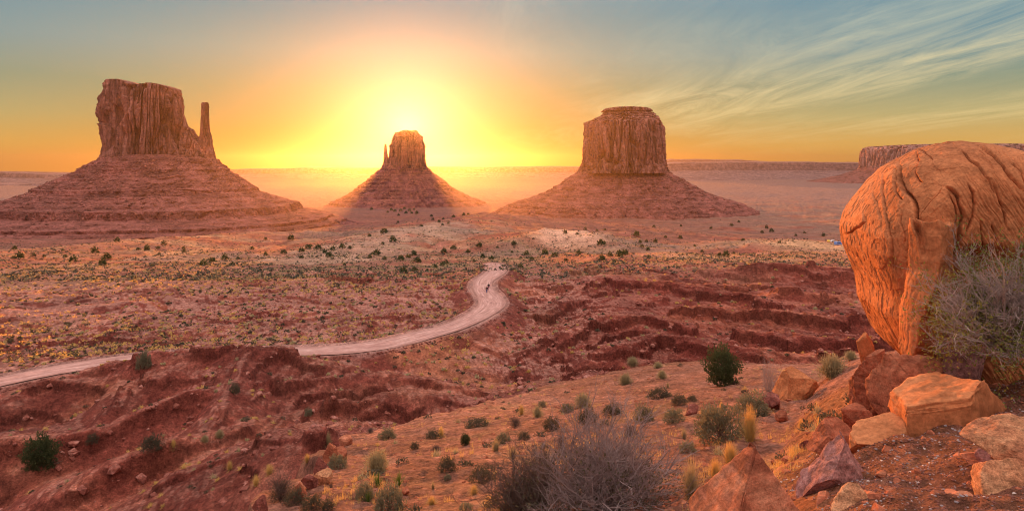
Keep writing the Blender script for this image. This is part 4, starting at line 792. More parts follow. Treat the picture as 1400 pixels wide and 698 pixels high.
HAND = [  # kind, u, base row, width px, height px, label
 ('pale_sage',797,557,30,17,'pale yellow rabbitbrush above the round dark sage on the sandy bench'),('dark_sage',803,576,30,18,'round dark sage directly below the pale yellow rabbitbrush'),
 ('dark_sage',838,567,26,15,'dark sage on bare sand between the rabbitbrush and the grey sage'),('sage',776,564,18,11,'little grey sage touching the left of the pale rabbitbrush'),
 ('dark_sage',754,588,24,18,'brownish sage above the tall dark dead shrub'),('brown_bare',768,622,28,38,'tall dark dead shrub rising behind the big twiggy bush'),
 ('dark_sage',716,602,17,12,'small near black sage on open sand right of centre'),('straw_grass',701,627,30,16,'squat olive grass clump below the small near black sage'),
 ('straw_grass',678,616,26,15,'straw coloured clump left of the squat olive grass'),('sage',688,604,20,12,'dusty sage just above the straw coloured clump'),
 ('brown_bare',705,583,27,15,'scruffy dark bush with golden fringe near the red rim'),('pale_sage',735,570,19,15,'pale dry bush at the rim of the red slope'),
 ('sage',741,556,12,8,'tiny grey sage at the rim above the pale dry bush'),('golden_grass',713,567,16,12,'golden tuft at the rim beside the scruffy dark bush'),
 ('dark_sage',652,584,32,13,'wide low dark sage along the rim of the sandy bench'),('dark_sage',660,660,38,23,'broad dark brush left of the big twiggy bush'),
 ('dark_sage',730,640,15,12,'small dark ball of sage touching the twiggy bush'),('bare',748,640,34,24,'low grey twigs at the top left of the twiggy bush'),
 ('sage',921,578,28,20,'grey green sage between the twiggy bush and the dark sage row'),('dark_sage',929,553,22,13,'dark sage clump near the lone maroon stone'),
 ('dark_sage',903,544,38,13,'long low dark sage in front of the juniper'),('brown_bare',862,597,32,22,'reddish dead bush above the crown of the twiggy bush'),
 ('sage',880,578,28,22,'dark grey sage above the twiggy bush'),('straw_grass',945,682,62,52,'large green yellow grass clump right of the twiggy bush'),
 ('golden_grass',1025,603,46,44,'tall golden grass tuft beside the dark green sage'),('golden_grass',998,634,44,26,'ragged golden grass below the dark green sage'),
 ('golden_grass',978,655,36,26,'thin golden grass between the grass clump and the pyramid rock'),('sage',984,600,58,44,'large dark green sage left of the tall golden grass'),
 ('sage',1028,567,46,30,'dark green sage behind the tall golden grass'),('pale_sage',1138,515,54,30,'wide pale rabbitbrush at the left foot of the leaning boulder'),
 ('pale_sage',1163,492,24,12,'pale brush on the skyline of the bench next to the boulder'),
 ('bare',1051,540,30,56,'tall bare grey bush between the juniper and the blocky tan boulder'),
 ('juniper',988,527,48,50,'dense dark green juniper alone on the sandy bench'),
 ('pale_sage',865,499,22,11,'pale tuft at the far rim of the bench left of the juniper'),('pale_sage',900,503,18,8,'second pale tuft at the far rim nearer the juniper'),
 ('pale_sage',855,526,24,14,'cream rabbitbrush below the far rim left of the juniper'),('pale_sage',905,517,18,10,'small cream rabbitbrush left of the juniper'),
 ('dark_sage',946,548,14,8,'tiny sage above the lone maroon stone'),('straw_grass',913,530,10,7,'tiny olive tuft left of the juniper'),
 ('golden_grass',986,561,11,10,'little golden tuft below the juniper'),('sage',970,571,24,14,'light sage above the large dark green sage'),
 ('straw_grass',935,600,20,14,'dry tuft below the grey green sage'),('sage',940,618,24,14,'grey scrub beside the yellow grass patch'),
 ('golden_grass',960,600,26,14,'golden grass patch left of the large dark green sage'),('golden_grass',1095,588,18,14,'sparse golden blades on the orange slope above the mauve stone'),
 ('golden_grass',1100,655,12,10,'few golden blades at the foot of the mauve stone'),
 ('pale_sage',515,645,50,30,'big pale sage mound on the left of the sandy bench'),('dark_sage',612,644,28,19,'round black sage right of the big pale sage mound'),
 ('sage',612,656,11,8,'small blue grey sprig below the round black sage'),
 ('sage',532,699,44,30,'dark grey bush cut by the bottom edge below the yuccas'),('dark_sage',427,695,28,20,'bushy brown sage near the bottom edge left of the yuccas'),
 ('dark_sage',448,700,20,14,'small dark sage at the bottom edge'),('brown_bare',385,684,56,40,'large black dead bush at the left rim of the bench'),
 ('dark_sage',402,688,30,20,'dark sage leaning on the large black dead bush'),('sage',461,641,28,19,'grey sage beside the red ledge'),
 ('straw_grass',449,612,20,18,'pale dry tuft on top of the red ledge'),('sage',498,682,26,22,'dark sage touching the yuccas on their left'),
 ('yucca',517,664,22,15,'left green yucca of the pair on the sandy bench'),('yucca',545,664,24,18,'right green yucca of the pair on the sandy bench'),
 ('yucca',503,686,14,14,'single low yucca below the pair of yuccas'),('brown_bare',596,618,22,12,'dark bush with a golden top on the sandy bench'),
 ('golden_grass',603,597,18,12,'golden topped tuft on the rim above the dark bush'),('dark_sage',592,600,20,13,'dark sage left of the golden topped tuft'),
 ('dark_sage',567,614,13,10,'little dark sage alone on the sand'),('juniper',636,608,14,14,'very small green shrub alone on the sandy bench'),
 ('sage',530,600,24,14,'grey sage on the rim left of centre'),('brown_bare',506,592,16,9,'dry scrub on the rim beside the grey sage'),
 ('golden_grass',368,648,22,12,'bright gold bush above the large black dead bush'),('golden_grass',350,664,20,14,'gold bush on the red slope left of the dead bush'),
 ('golden_grass',420,632,16,11,'gold bush above the red ledge'),('straw_grass',700,700,34,22,'dry clump at the bottom edge below the broad dark brush'),
 ('brown_bare',452,668,9,10,'tiny dead sprig on the sand right of the layered tan stone'),('sage',637,700,20,10,'grey tuft at the bottom edge'),
 ('golden_grass',590,690,26,10,'thin gold grass near the bottom edge'),('golden_grass',648,676,24,12,'gold grass patch below the broad dark brush'),
 ('golden_grass',668,692,30,12,'second gold grass patch nearer the bottom edge'),('straw_grass',592,668,12,9,'lonely straw tuft in the middle of the sand'),
 ('juniper',56,641,44,44,'bushy green juniper on the red slope near the bottom left corner'),('dark_sage',208,614,26,20,'dark shrub alone in the middle of the red slope'),
 ('dark_sage',126,608,16,13,'dark shrub right of the corner juniper'),('golden_grass',237,625,13,10,'golden tuft right of the lone dark shrub'),
 ('golden_grass',314,643,16,12,'golden tuft far left of the large black dead bush'),('sage',197,505,20,22,'spiky grey shrub below the road on the near red crest'),
 ('dark_sage',321,538,14,14,'dark round shrub on the red scarp'),('sage',422,568,12,10,'dark sprig on the smooth red slope'),
 ('pale_sage',280,604,14,9,'grey tufts below the red scarp'),('pale_sage',300,598,16,10,'pale grey tufts at the foot of the red scarp'),
]
GRP = {'golden_grass': 'grass tufts on the near slope', 'straw_grass': 'grass tufts on the near slope', 'sage': 'sagebrush on the near slope', 'dark_sage': 'sagebrush on the near slope', 'pale_sage': 'rabbitbrush on the near slope', 'bare': 'leafless shrubs on the near slope', 'brown_bare': 'leafless shrubs on the near slope', 'yucca': 'yuccas on the near slope', 'juniper': None}
hp = hit([h[1] for h in HAND], [min(h[2], 697)-.5 for h in HAND])
HANDXY = []
for i, (k, u, r, w_, h_, lb) in enumerate(HAND):
    p = hp[i]; s = p[1]/F; plant(k, (p[0], p[1], p[2]-.01*h_*s), w_*s*1.12, h_*s*1.15, lb, GRP[k], i); HANDXY.append((p[0], p[1], w_*s*.5))

# the big bare bush at the bottom and the shrub in front of the boulder
def big_bush():
    g = T(np.array([1.25]), np.array([8.3]))[0]; root = root_thing('bare_shrub', 'very large bare grey brown twiggy bush filling the bottom centre', 'shrub', (1.15, 8.4, g-.02), 'leafless shrubs on the near slope')
    v, f, t = twigs(501, 46, 1.5, .72, .0135, 4, 3, .24, len0=.42); v[:, 0] *= 1.25; mesh_np('stems', v, f, flat_mat('ash_twig', (.24,.18,.165), var=.3), root, False)
    v, f, t = twigs(502, 36, 1.1, .9, .008, 3, 3, .3); v += np.array([-.85, .1, 0]); v2, f2, _ = twigs(503, 22, .8, .8, .008, 3, 3, .3); v2 += np.array([.55, .25, .0])
    V, Fc = cat_vf((v, f), (v2, f2)); mesh_np('dead_branches', V, Fc, DTWIG, root, False); v, f = leaf_dome(5200, 1.05, .78, .032, 508, .2, .3); mesh_np('dry_leaves', v*np.array([1.15, 1, 1]), f, DSAGE, root, False)
    x = -.78; r2 = root_thing('bare_shrub', 'smaller brown bush joined to the left side of the very large twiggy bush', 'shrub', (x+.85, 8.6, T(np.array([x+.85]), np.array([8.6]))[0]-.02), 'leafless shrubs on the near slope')
    v, f, _ = twigs(505, 60, 1.0, .8, .008, 3, 3, .3); mesh_np('stems', v, f, DTWIG, r2, False); v, f = leaf_dome(1400, .5, .5, .03, 506); mesh_np('foliage', v, f, DSAGE, r2, False)
    # right-hand shrub
    y = 7.35; x = (1392-700)/F*y; r3 = root_thing('green_shrub', 'wide sprawling shrub of grey twigs and green leaves in front of the leaning boulder', 'shrub', (x, y, (HOR-486)/F*y))
    v, f, tips = twigs(511, 50, 1.5, .68, .016, 4, 3, .30, bias=(-.20, -.05, .16), len0=.42); v[:, 2] = np.abs(v[:, 2]); mesh_np('stems', v, f, TWIG, r3, False)
    r_ = np.random.default_rng(5); tp = np.array([t_[0] for t_ in tips]); tp = tp[r_.integers(0, len(tp), 28000)]+r_.normal(size=(28000, 3))*.05; keep = gn3(*(tp.T*2.6), 9)+gn3(*(tp.T*.9), 3) > -.15; tp = tp[keep]; n = len(tp)
    a = r_.normal(size=(n, 3))+[0, 0, .6]; a /= np.linalg.norm(a, axis=1)[:, None]; b = np.cross(a, r_.normal(size=(n, 3))); b /= np.linalg.norm(b, axis=1)[:, None]
    L = r_.uniform(.022, .05, n)[:, None]; v = np.stack([tp-a*L*.5, tp+b*L*.2, tp+a*L*.5, tp-b*L*.2], 1).reshape(-1, 3); mesh_np('leaves', v, np.arange(4*n).reshape(-1, 4), GLEAF, r3, False)
big_bush()

# ------------------------------------------------------------------ scattered vegetation and stones
def low_clump(seed, n=26):
    r_ = np.random.default_rng(seed); v, f = leaf_dome(n, .5, .6, .42, seed, .5, .2); return v, f
def yaw(v, a): c, s = math.cos(a), math.sin(a); return np.stack([v[:, 0]*c-v[:, 1]*s, v[:, 0]*s+v[:, 1]*c, v[:, 2]], -1)
def scatter_mesh(name, label, locs, sizes, hr, protos_, mat, seed, kind='stuff'):
    r_ = np.random.default_rng(seed); V, Fc, o = [], [], 0; k = r_.integers(0, len(protos_)*6, len(locs))
    for pi in range(len(protos_)*6):
        m = k == pi
        if not m.any(): continue
        pv, pf = protos_[pi % len(protos_)]; pv = yaw(pv, pi*1.1); s = sizes[m][:, None, None]; h = (sizes[m]*hr[m])[:, None]
        v = np.concatenate([pv[None, :, :2]*s, (pv[None, :, 2]*h)[..., None]], -1)+locs[m][:, None, :]
        n = m.sum(); V.append(v.reshape(-1, 3)); Fc.append((pf[None]+(np.arange(n)*len(pv))[:, None, None]+o).reshape(-1, pf.shape[1])); o += n*len(pv)
    ob = mesh_np(name, np.vstack(V), np.vstack(Fc), mat, smooth=False)
    if label: ob['label'] = label
    ob['kind'] = kind; return ob
def img_pts(n, u0, u1, r0, r1, seed, power=1.0):
    r_ = np.random.default_rng(seed); u = r_.uniform(u0, u1, n); r = r0+(r1-r0)*r_.uniform(0, 1, n)**power; return hit(u, r), u, r
def chunk_hit(u, r): return np.vstack([hit(u[i:i+1500], r[i:i+1500]) for i in range(0, len(u), 1500)])
r_ = np.random.default_rng(77)
# valley and badland plants: sample ground points by area density falling with distance
def field(n, y0, y1, seed, umax=760):
    q = np.random.default_rng(seed); y = y0*(y1/y0)**q.uniform(0, 1, n); u = q.uniform(-umax, umax, n); x = u/F*y; return x, y
def far_juniper_protos(): return [cat_vf(leaf_dome(150, .5, .66, .20, 600+i, .4, .3, .12, .2)) for i in range(4)]
jm = [mesh_np('juniper', v, f, JUN, smooth=False, link=False) for v, f in far_juniper_protos()]
JP = [(505,341),(512,349),(497,352),(466,368)][:0]
JU = [(398,327),(467,339),(531,372),(471,362),(509,347),(523,334),(537,330),(515,348),(505,352),(506,368),(526,354),(552,372),(558,352),(548,355),(567,348),(570,357),(565,348),(584,370),(573,358),(567,370),(444,345),(421,339),(425,336),(435,340),(412,343),(388,346),(411,352),(413,352),(455,341),(478,339),(363,349),(307,354),(325,353),(363,327),
 (86,342),(60,350),(46,349),(89,351),(18,353),(189,341),(201,341),(216,339),(218,347),(251,340),(224,333),(252,344),(146,353),(290,357),(278,362),(208,363),(100,357),(160,330),(27,352),
 (789,320),(816,315),(827,314),(800,313),(773,319),(791,347),(774,356),(834,350),(847,350),(852,348),(822,334),(855,347),(884,330),(875,332),(886,341),(896,330),(878,337),(887,352),(960,344),(984,349),(993,350),(1003,346),(870,322),(745,347),(758,350),(727,355),(712,352),(720,348),(703,334),(712,365),(840,358),(823,355),(931,309),(894,310),(910,324),(1000,308),(1042,318),(1048,312),(1055,316),(972,312),(1088,322),(1100,318),(1016,328),(1066,332),(1126,322),(1010,303),(930,325),(950,336),
 (600,303),(606,299),(620,296),(613,305),(605,307),(634,294),(590,295),(576,309),(555,291),(540,289),(545,294),(553,285),(560,288),(566,286),(535,287),(527,284),(548,288),(530,290),(521,283),(563,291),(570,292),(508,286),(515,281),(544,304),(525,318),(505,323),(640,293),(592,300),
 (660,352),(648,357),(672,354),(690,356),(700,345),(640,345),(655,338),(680,338),(607,345),(620,340),(450,350),(605,362),(595,366),(610,360),(20,340),(130,345),(345,340),(140,362),(318,362)]
jh = hit([q[0] for q in JU], [q[1]+1 for q in JU])
rj = np.random.default_rng(9)
def area_word(u, r):
    a = 'west of the road' if u < 640 else 'east of the road'
    if r < 312: return 'far juniper dot on the valley flat before the buttes'
    if u < 330: return 'juniper on the valley floor below the spired butte'
    if u < 700: return 'juniper on the pale rise beyond the end of the road'
    return 'juniper on the scrubby flat beyond the maroon terraces'
for i, (u, r) in enumerate(JU):
    p = jh[i]
    if p[1] > 2600: continue
    wpx = 4.2+7.5*rj.uniform()**1.6 if r > 315 else rj.uniform(3.5, 5.5); s = p[1]/F*wpx; o = bpy.data.objects.new('juniper', jm[i % 4]); C.objects.link(o)
    o.location = p-np.array([0, 0, .08*s]); o.scale = (s, s*rj.uniform(.85, 1.1), s*rj.uniform(.85, 1.15)); o.rotation_euler = (0, 0, rj.uniform(0, 6)); lb = 'dark green '+area_word(u, r); tag(o, lb, 'juniper', lb.replace('juniper', 'junipers').replace(' dot', ' dots'))
def slope_ok(x, y, lim): 
    e = .6; z = T(x, y); return z, np.hypot(T(x+e, y)-z, T(x, y+e)-z)/e < lim
for bt, lo_, hi_s, cnt, sd_ in ((b1_, 2.0, 8, 2600, 1), (b2_, 4, 13, 700, 2), (b3_, 3, 10, 1500, 3)):
    tl_ = [c for c in bt.children if c.name.startswith('talus')][0]; me_ = tl_.data; co = np.empty(len(me_.vertices)*3, np.float32); me_.vertices.foreach_get('co', co); co = co.reshape(-1, 3)
    q = np.random.default_rng(sd_); ym = np.median(co[:, 1]); m = (co[:, 1] < ym) & (co[:, 2] > co[:, 2].min()+25); co = co[m]; den = gn3(co[:, 0]/60, co[:, 1]/60, co[:, 2]/30, 5) > .0
    co = co[den]; co = co[q.integers(0, len(co), cnt)]; V, Fc, o_ = [], [], 0; pr6 = [rock_pts((1, .8, .7), None, 900+i_, n=1, npl=7, rough=0, strat=0) for i_ in range(6)]
    for kk in range(6):
        cc_ = co[kk::6]; s_ = (lo_+(hi_s-lo_)*q.uniform(0, 1, len(cc_))**5)[:, None, None]; vv = pr6[kk][0][None]*s_+cc_[:, None]; V.append(vv.reshape(-1, 3)); Fc.append((pr6[kk][1][None]+(np.arange(len(cc_))*len(pr6[kk][0]))[:, None, None]+o_).reshape(-1, 3)); o_ += vv.shape[0]*vv.shape[1]
    ob = mesh_np('fallen_blocks', np.vstack(V), np.vstack(Fc), CL, bt, False); ob['kind'] = 'stuff'; ob.location = tl_.location
# countable straw tufts of the red slopes: individuals nearest the viewer, the rest as one mass
qx, qy = field(24000, 46, 235, 21); dens = .42+fbm(qx/14, qy/12, 3, 201)*1.4; z, ok = slope_ok(qx, qy, .62); rdd, _ = poly_d(qx, qy, ROADC); e = edge_sd(qx, qy)
m = ok & (r_.uniform(0, 1, len(qx)) < dens*np.where(qx > qy*.02, .35, np.where(qy < 98, .20, .85))) & (rdd > 5.5) & (e < -2); qx, qy, z = qx[m], qy[m], z[m]
sz = r_.uniform(.45, 1.0, len(qx))*np.interp(qy, [50, 120, 200], [.75, 1.0, 1.15]); showpx = sz/qy; order = np.argsort(-showpx)
# keep only those the camera can see for the individuals
uu = 700+F*qx/qy; rw = HOR-F*(z+.25)/qy; 
fr_ = np.linspace(.80, .985, 90)[None]; vis = np.ones(len(qx), bool)
for i0 in range(0, len(qx), 4000):
    sl4 = slice(i0, i0+4000); yy_ = qy[sl4, None]*fr_; vis[sl4] = (T(qx[sl4, None]*fr_, yy_) < (z[sl4, None]+.25)*fr_).all(1)
order = [i for i in order if vis[i] and -10 < uu[i] < 1150 and rw[i] < 700][:250]; ind = set(order)
tm = [[mesh_np('grass_tuft', *cat_vf(blades(60, .62, .8, .05, 700+i, .4, .2, 2)), mt, smooth=False, link=False) for i in range(3)] for mt in (GOLD, PSAGE)]
sm_ = [mesh_np('sagebrush', *leaf_dome(110, .5, .5, .16, 720+i, .4, .3), DSAGE, smooth=False, link=False) for i in range(3)]
def zone(u, r, y):
    if u > 700 and r < 480: return 'on the maroon terraced slopes beside the leaning boulder'
    if y < 92 and u < 420: return 'on the rounded red hills below the road'
    if y < 100: return 'on the red slope just below the sandy bench'
    if u < 420: return 'on the pinkish flat above the road'
    return 'on the broken ground along the curving road'
for c_, i in enumerate(order):
    kd = r_.uniform(); zz_ = zone(uu[i], rw[i], qy[i])
    if kd < .62: me, nm, ct, ad_ = tm[0 if (kd < .42 and 'maroon' not in zz_) else 1][c_ % 3], 'grass_tuft', 'grass tuft', 'small dry straw tuft '
    else: me, nm, ct, ad_ = sm_[c_ % 3], 'sagebrush', 'sagebrush', 'small dark sage '
    o = bpy.data.objects.new(nm, me); C.objects.link(o); o.location = (qx[i], qy[i], z[i]-.04); s = sz[i]; o.scale = (s, s, s*r_.uniform(.7, 1.1)); o.rotation_euler = (0, 0, r_.uniform(0, 6))
    lb = ad_+zz_; tag(o, lb, ct, lb.replace('small ', '').replace('tuft', 'tufts'))
x, y = field(900, 9.5, 47, 91, 640); e = edge_sd(x, y); fx_ = fbm(x/3, y/3, 3, 261); q6 = np.random.default_rng(6)
far_ok = np.array([min([math.hypot(a-h[0], b-h[1])-h[2] for h in HANDXY]) > .25 for a, b in zip(x, y)]); m = (e > .6) & (fx_ > .02) & far_ok & (x-(2.1+.5*(y-6.5)) < 1.5); x, y = x[m][:95], y[m][:95]; zz2 = T(x, y)
for c_ in range(len(x)):
    gr = q6.uniform() < .6; me = tm[q6.integers(0, 2)][c_ % 3] if gr else sm_[c_ % 3]; o = bpy.data.objects.new('grass_tuft' if gr else 'sagebrush', me); C.objects.link(o)
    s = q6.uniform(.16, .42); o.location = (x[c_], y[c_], zz2[c_]-.02); o.scale = (s, s, s*q6.uniform(.7, 1.0)); o.rotation_euler = (0, 0, q6.uniform(0, 6))
    lb = 'tiny dry grass tuft among the larger shrubs of the sandy bench' if gr else 'tiny grey sage seedling among the larger shrubs of the sandy bench'; tag(o, lb, 'grass tuft' if gr else 'sagebrush', lb.replace('tuft', 'tufts').replace('seedling', 'seedlings'))
rest = np.array([i for i in range(len(qx)) if i not in ind]); L = np.stack([qx, qy, z-.04], -1)[rest]; S = sz[rest]
half = r_.uniform(0, 1, len(rest)); pc = [low_clump(730+i, 34) for i in range(4)]
a_ = half < .42; scatter_mesh('dry_grass', None, L[a_], S[a_]*.8, np.full(a_.sum(), .9), pc, GOLD, 1)
a_ = (half >= .42) & (half < .65); scatter_mesh('pale_scrub', None, L[a_], S[a_], np.full(a_.sum(), .9), pc, PSAGE, 2)
a_ = half >= .65; scatter_mesh('dark_scrub', None, L[a_], S[a_], np.full(a_.sum(), .8), pc, DSAGE, 3)
# valley scrub: uncountable
def valley(n, y0, y1, seed, smin, smax, base, thr):
    x, y = field(n, y0, y1, seed); d = base+fbm(x/70, y/55, 4, 211)*1.5; q = np.random.default_rng(seed+1); m = q.uniform(0, 1, n) < d
    x, y = x[m], y[m]; return np.stack([x, y, T(x, y)-.05], -1), q.uniform(smin, smax, len(x))*q.uniform(.6, 1, len(x))
pv = [low_clump(740+i, 9) for i in range(6)]
SCR = flat_mat('grey_scrub_leaf', (.12,.11,.075), var=.3)
Lb, Sb = valley(26000, 118, 235, 35, .5, 1.3, .42, 0); dd_, _ = poly_d(Lb[:, 0], Lb[:, 1], ROADC); mk_ = (dd_ > 5) & ((Lb[:, 0] < -8) | (Lb[:, 1] > 215)); hb = np.random.default_rng(4).uniform(0, 1, len(Lb))
for nm_, a0, a1, mt_ in (('low_scrub', 0, .5, DSAGE), ('low_dry_grass', .5, 1.01, GOLD)):
    mm = mk_ & (hb >= a0) & (hb < a1); scatter_mesh(nm_, None, Lb[mm], Sb[mm], np.full(mm.sum(), .8), pv, mt_, 14)
L, S = valley(60000, 215, 900, 31, .9, 2.5, .62, 0); hh = np.random.default_rng(3).uniform(0, 1, len(L))
scatter_mesh('valley_scrub', None, L[hh < .55], S[hh < .55], np.full((hh < .55).sum(), .7), pv, SCR, 4); scatter_mesh('valley_grass', None, L[hh >= .55], S[hh >= .55]*.9, np.full((hh >= .55).sum(), .6), pv, STRAW, 5)
L, S = valley(16000, 800, 2600, 33, 2.0, 4.6, .5, 0); scatter_mesh('distant_scrub', None, L, S, np.full(len(L), .6), [low_clump(750+i, 5) for i in range(4)], SCR, 6)
# broken rock along the ledges of the red hills
def stone(seed, n=1): return rock_pts((1, .8, .7), None, seed, n=n, npl=7, rough=0, strat=0)
st_ = [stone(800+i) for i in range(6)]
x, y = field(150000, 44, 240, 41); e_ = .9; z0 = T(x, y); gs = np.hypot(T(x+e_, y)-z0, T(x, y+e_)-z0)/e_; rdd, _ = poly_d(x, y, ROADC); q = np.random.default_rng(8)
pr_ = np.where(gs > .8, .6, .02)+np.clip(fbm(x/10, y/10, 3, 221)-.25, 0, 1)*sst(-10, 10, x-(y-100)*.3); pr_ = pr_*np.where((y < 100) & (x < 0), .22, 1.0); m = (q.uniform(0, 1, len(x)) < pr_) & (rdd > 5) & (edge_sd(x, y) < -1.5)
x, y, z0 = x[m], y[m], z0[m]; s_ = .16+1.1*q.uniform(0, 1, len(x))**5; scatter_mesh('rubble', None, np.stack([x, y, z0], -1), s_, np.full(len(x), 1.0), st_, rock_mat('rubble_stone', (.16,.05,.038), (.30,.10,.07), (.48,.22,.17), .5, bd=.02), 7)
# berm stones along the far edge of the road
bs = cat(ROAD, 60); t_ = np.gradient(bs, axis=0); nn_ = np.stack([-t_[:, 1], t_[:, 0]], -1); nn_ /= np.linalg.norm(nn_, axis=1)[:, None]; bp_ = []
for sgn in (-1, 1):
    k = q.uniform(0, 1, len(bs)) < .5; off = sgn*(4.6+q.uniform(-.3, .5, k.sum())); bp_.append(bs[k, :2]+nn_[k]*off[:, None])
bp_ = np.vstack(bp_); scatter_mesh('roadside_rubble', None, np.stack([bp_[:, 0], bp_[:, 1], T(bp_[:, 0], bp_[:, 1])], -1), q.uniform(.2, .6, len(bp_)), np.full(len(bp_), .9), st_, DARKR, 8)
# small stones on the shelf
sx_, sy_ = [], []
x, y = field(9000, 4.2, 52, 51, 720); e = edge_sd(x, y); m = (e > .2) & (q.uniform(0, 1, len(x)) < .5+fbm(x/3, y/3, 3, 231)); x, y = x[m], y[m]
s_ = (.012+.10*q.uniform(0, 1, len(x))**5)*np.interp(y, [4, 12, 50], [.8, 1.5, 3.2]); scatter_mesh('loose_stones', None, np.stack([x, y, T(x, y)], -1), s_, np.full(len(x), .8), [stone(810+i, 2) for i in range(5)], REDROCK, 9)['kind'] = 'stuff'
x = q.uniform(1.2, 8, 2600); y = q.uniform(4.6, 11, 2600); m = (np.abs(x/y) < .85) & (q.uniform(0, 1, 2600) < np.clip(.35+fbm(x/.8, y/.8, 3, 233)*2, 0, 1)); x, y = x[m], y[m]
scatter_mesh('rock_debris', None, np.stack([x, y, T(x, y)-.01], -1), .03+.15*q.uniform(0, 1, len(x))**4, np.full(len(x), .9), [stone(840+i, 3) for i in range(6)], REDROCK, 15)
# pebble slope
x = q.uniform(1.6, 8, 90000); y = q.uniform(3.4, 9.5, 90000); pb = sst(0, .7, x-(1.9+.35*np.abs(y-5.2))+fbm(x/.7, y/.7, 3, 241)*.8)*(1-sst(6.4, 7.6, y-.25*x)); m = (q.uniform(0, 1, len(x)) < pb*.62) & (np.abs(x/y) < .85); x, y = x[m], y[m]
s_ = .008+.030*q.uniform(0, 1, len(x))**3; k = q.uniform(0, 1, len(x)); P3 = np.stack([x, y, T(x, y)+.001], -1); sp = [stone(820+i, 1) for i in range(5)]
PB1 = flat_mat('brown_pebble', (.22,.085,.06), .75, .35, 30); PB2 = flat_mat('grey_pebble', (.30,.24,.24), .6, .35, 30); PB3 = flat_mat('pale_pebble', (.60,.48,.42), .6, .3, 30)
for nm, lo_, hi2, mt, sd_ in (('gravel', 0, .80, PB1, 10), ('gravel', .80, .975, PB2, 11), ('gravel', .975, 1.01, PB3, 12)):
    mm = (k >= lo_) & (k < hi2); scatter_mesh(nm, None, P3[mm], s_[mm], np.full(mm.sum(), .8), sp, mt, sd_)
# fine dry grass on the shelf
x, y = field(11000, 6.5, 40, 61, 640); e = edge_sd(x, y); m = (e > .5) & (q.uniform(0, 1, len(x)) < np.clip(fbm(x/2.2, y/2.2, 3, 251)*2.6-.12+.5*np.exp(-((x-2.6)/1.4)**2-((y-11)/4)**2), 0, 1)) & (x-(2.1+.5*(y-6.5)) < .6); x, y = x[m], y[m]
scatter_mesh('dry_grass', None, np.stack([x, y, T(x, y)], -1), q.uniform(.06, .19, len(x)), np.full(len(x), .9), [blades(16, 1.0, .5, .035, 830+i, .5, .35, 2) for i in range(5)], GOLD, 13)

# ------------------------------------------------------------------ two walkers on the road
def skin_body(name, joints, edges, rad, mat, parent):
    me = bpy.data.meshes.new(name); me.from_pydata(joints, edges, []); me.update(); o = bpy.data.objects.new(name, me); C.objects.link(o)
    o.modifiers.new('s', 'SKIN'); sk = me.skin_vertices[0] if me.skin_vertices else None
    for i, r0 in enumerate(rad): me.skin_vertices[0].data[i].radius = (r0, r0) if not isinstance(r0, tuple) else r0
    me.skin_vertices[0].data[0].use_root = True; o.modifiers.new('d', 'SUBSURF').levels = 1; o.modifiers['d'].render_levels = 1
    if mat: me.materials.append(mat)
    o.parent = parent; return o
def person(loc, rz, label, jacket, pants):
    root = root_thing('person', label, 'person', loc, 'people walking on the dirt road'); root.rotation_euler = (0, 0, rz)
    J = [(0,0,.95),(0,0,1.18),(0,0,1.42),(0,0,1.52),(0,.01,1.62),(0,.01,1.74), (.11,0,.90),(.12,.12,.50),(.12,.08,.08),(.12,.22,.03), (-.11,0,.90),(-.12,-.05,.50),(-.12,-.26,.12),(-.12,-.16,.03),
         (.19,0,1.42),(.24,-.08,1.16),(.23,-.02,.92),(.23,.02,.82), (-.19,0,1.42),(-.24,.08,1.16),(-.23,.16,.93),(-.23,.20,.84)]
    E = [(0,1),(1,2),(2,3),(3,4),(4,5),(0,6),(6,7),(7,8),(8,9),(0,10),(10,11),(11,12),(12,13),(2,14),(14,15),(15,16),(16,17),(2,18),(18,19),(19,20),(20,21)]
    Rr = [(.15,.11),(.15,.11),(.16,.11),.05,(.085,.10),(.07,.08),.09,.06,.045,.04,.09,.06,.045,.04,.06,.045,.035,.035,.06,.045,.035,.035]
    skin_body('body', J, E, Rr, flat_mat('skin', (.45,.26,.18)), root)
    jk = skin_body('jacket', [(0,0,.93),(0,0,1.18),(0,0,1.44),(.2,0,1.42),(.25,-.08,1.16),(.235,-.02,.93),(-.2,0,1.42),(-.25,.08,1.16),(-.235,.16,.95)], [(0,1),(1,2),(2,3),(3,4),(4,5),(2,6),(6,7),(7,8)], [(.18,.14),(.175,.14),(.17,.13),.085,.065,.055,.085,.065,.055], jacket, root)
    skin_body('trousers', [(0,0,.94),(.11,0,.88),(.12,.12,.50),(.12,.08,.10),(-.11,0,.88),(-.12,-.05,.50),(-.12,-.26,.14)], [(0,1),(1,2),(2,3),(0,4),(4,5),(5,6)], [(.17,.13),.11,.08,.065,.11,.08,.065], pants, root)
    v, f = ico(3); h = v*np.array([.092, .108, .115])+np.array([0, -.015, 1.72]); h = h[:]; mesh_np('hair', h, f, flat_mat('dark_hair', (.03,.02,.015)), root)
DK = flat_mat('black_cloth', (.02,.02,.025)); BL = flat_mat('blue_denim', (.03,.06,.20)); MG = flat_mat('plum_cloth', (.20,.03,.10))
ph_ = hit([665.5, 668], [401.5, 397]); 
for p, a, lb, j_, t_2 in ((ph_[0], .3, 'walker in a black top and blue trousers on the dirt road', DK, BL), (ph_[1], .2, 'walker in black with plum trousers just ahead on the dirt road', DK, MG)):
    d_, rz_ = poly_d(np.array([p[0]]), np.array([p[1]]), ROADC); person((p[0], p[1], max(p[2], rz_[0]+.0)+.03), a, lb, j_, t_2)

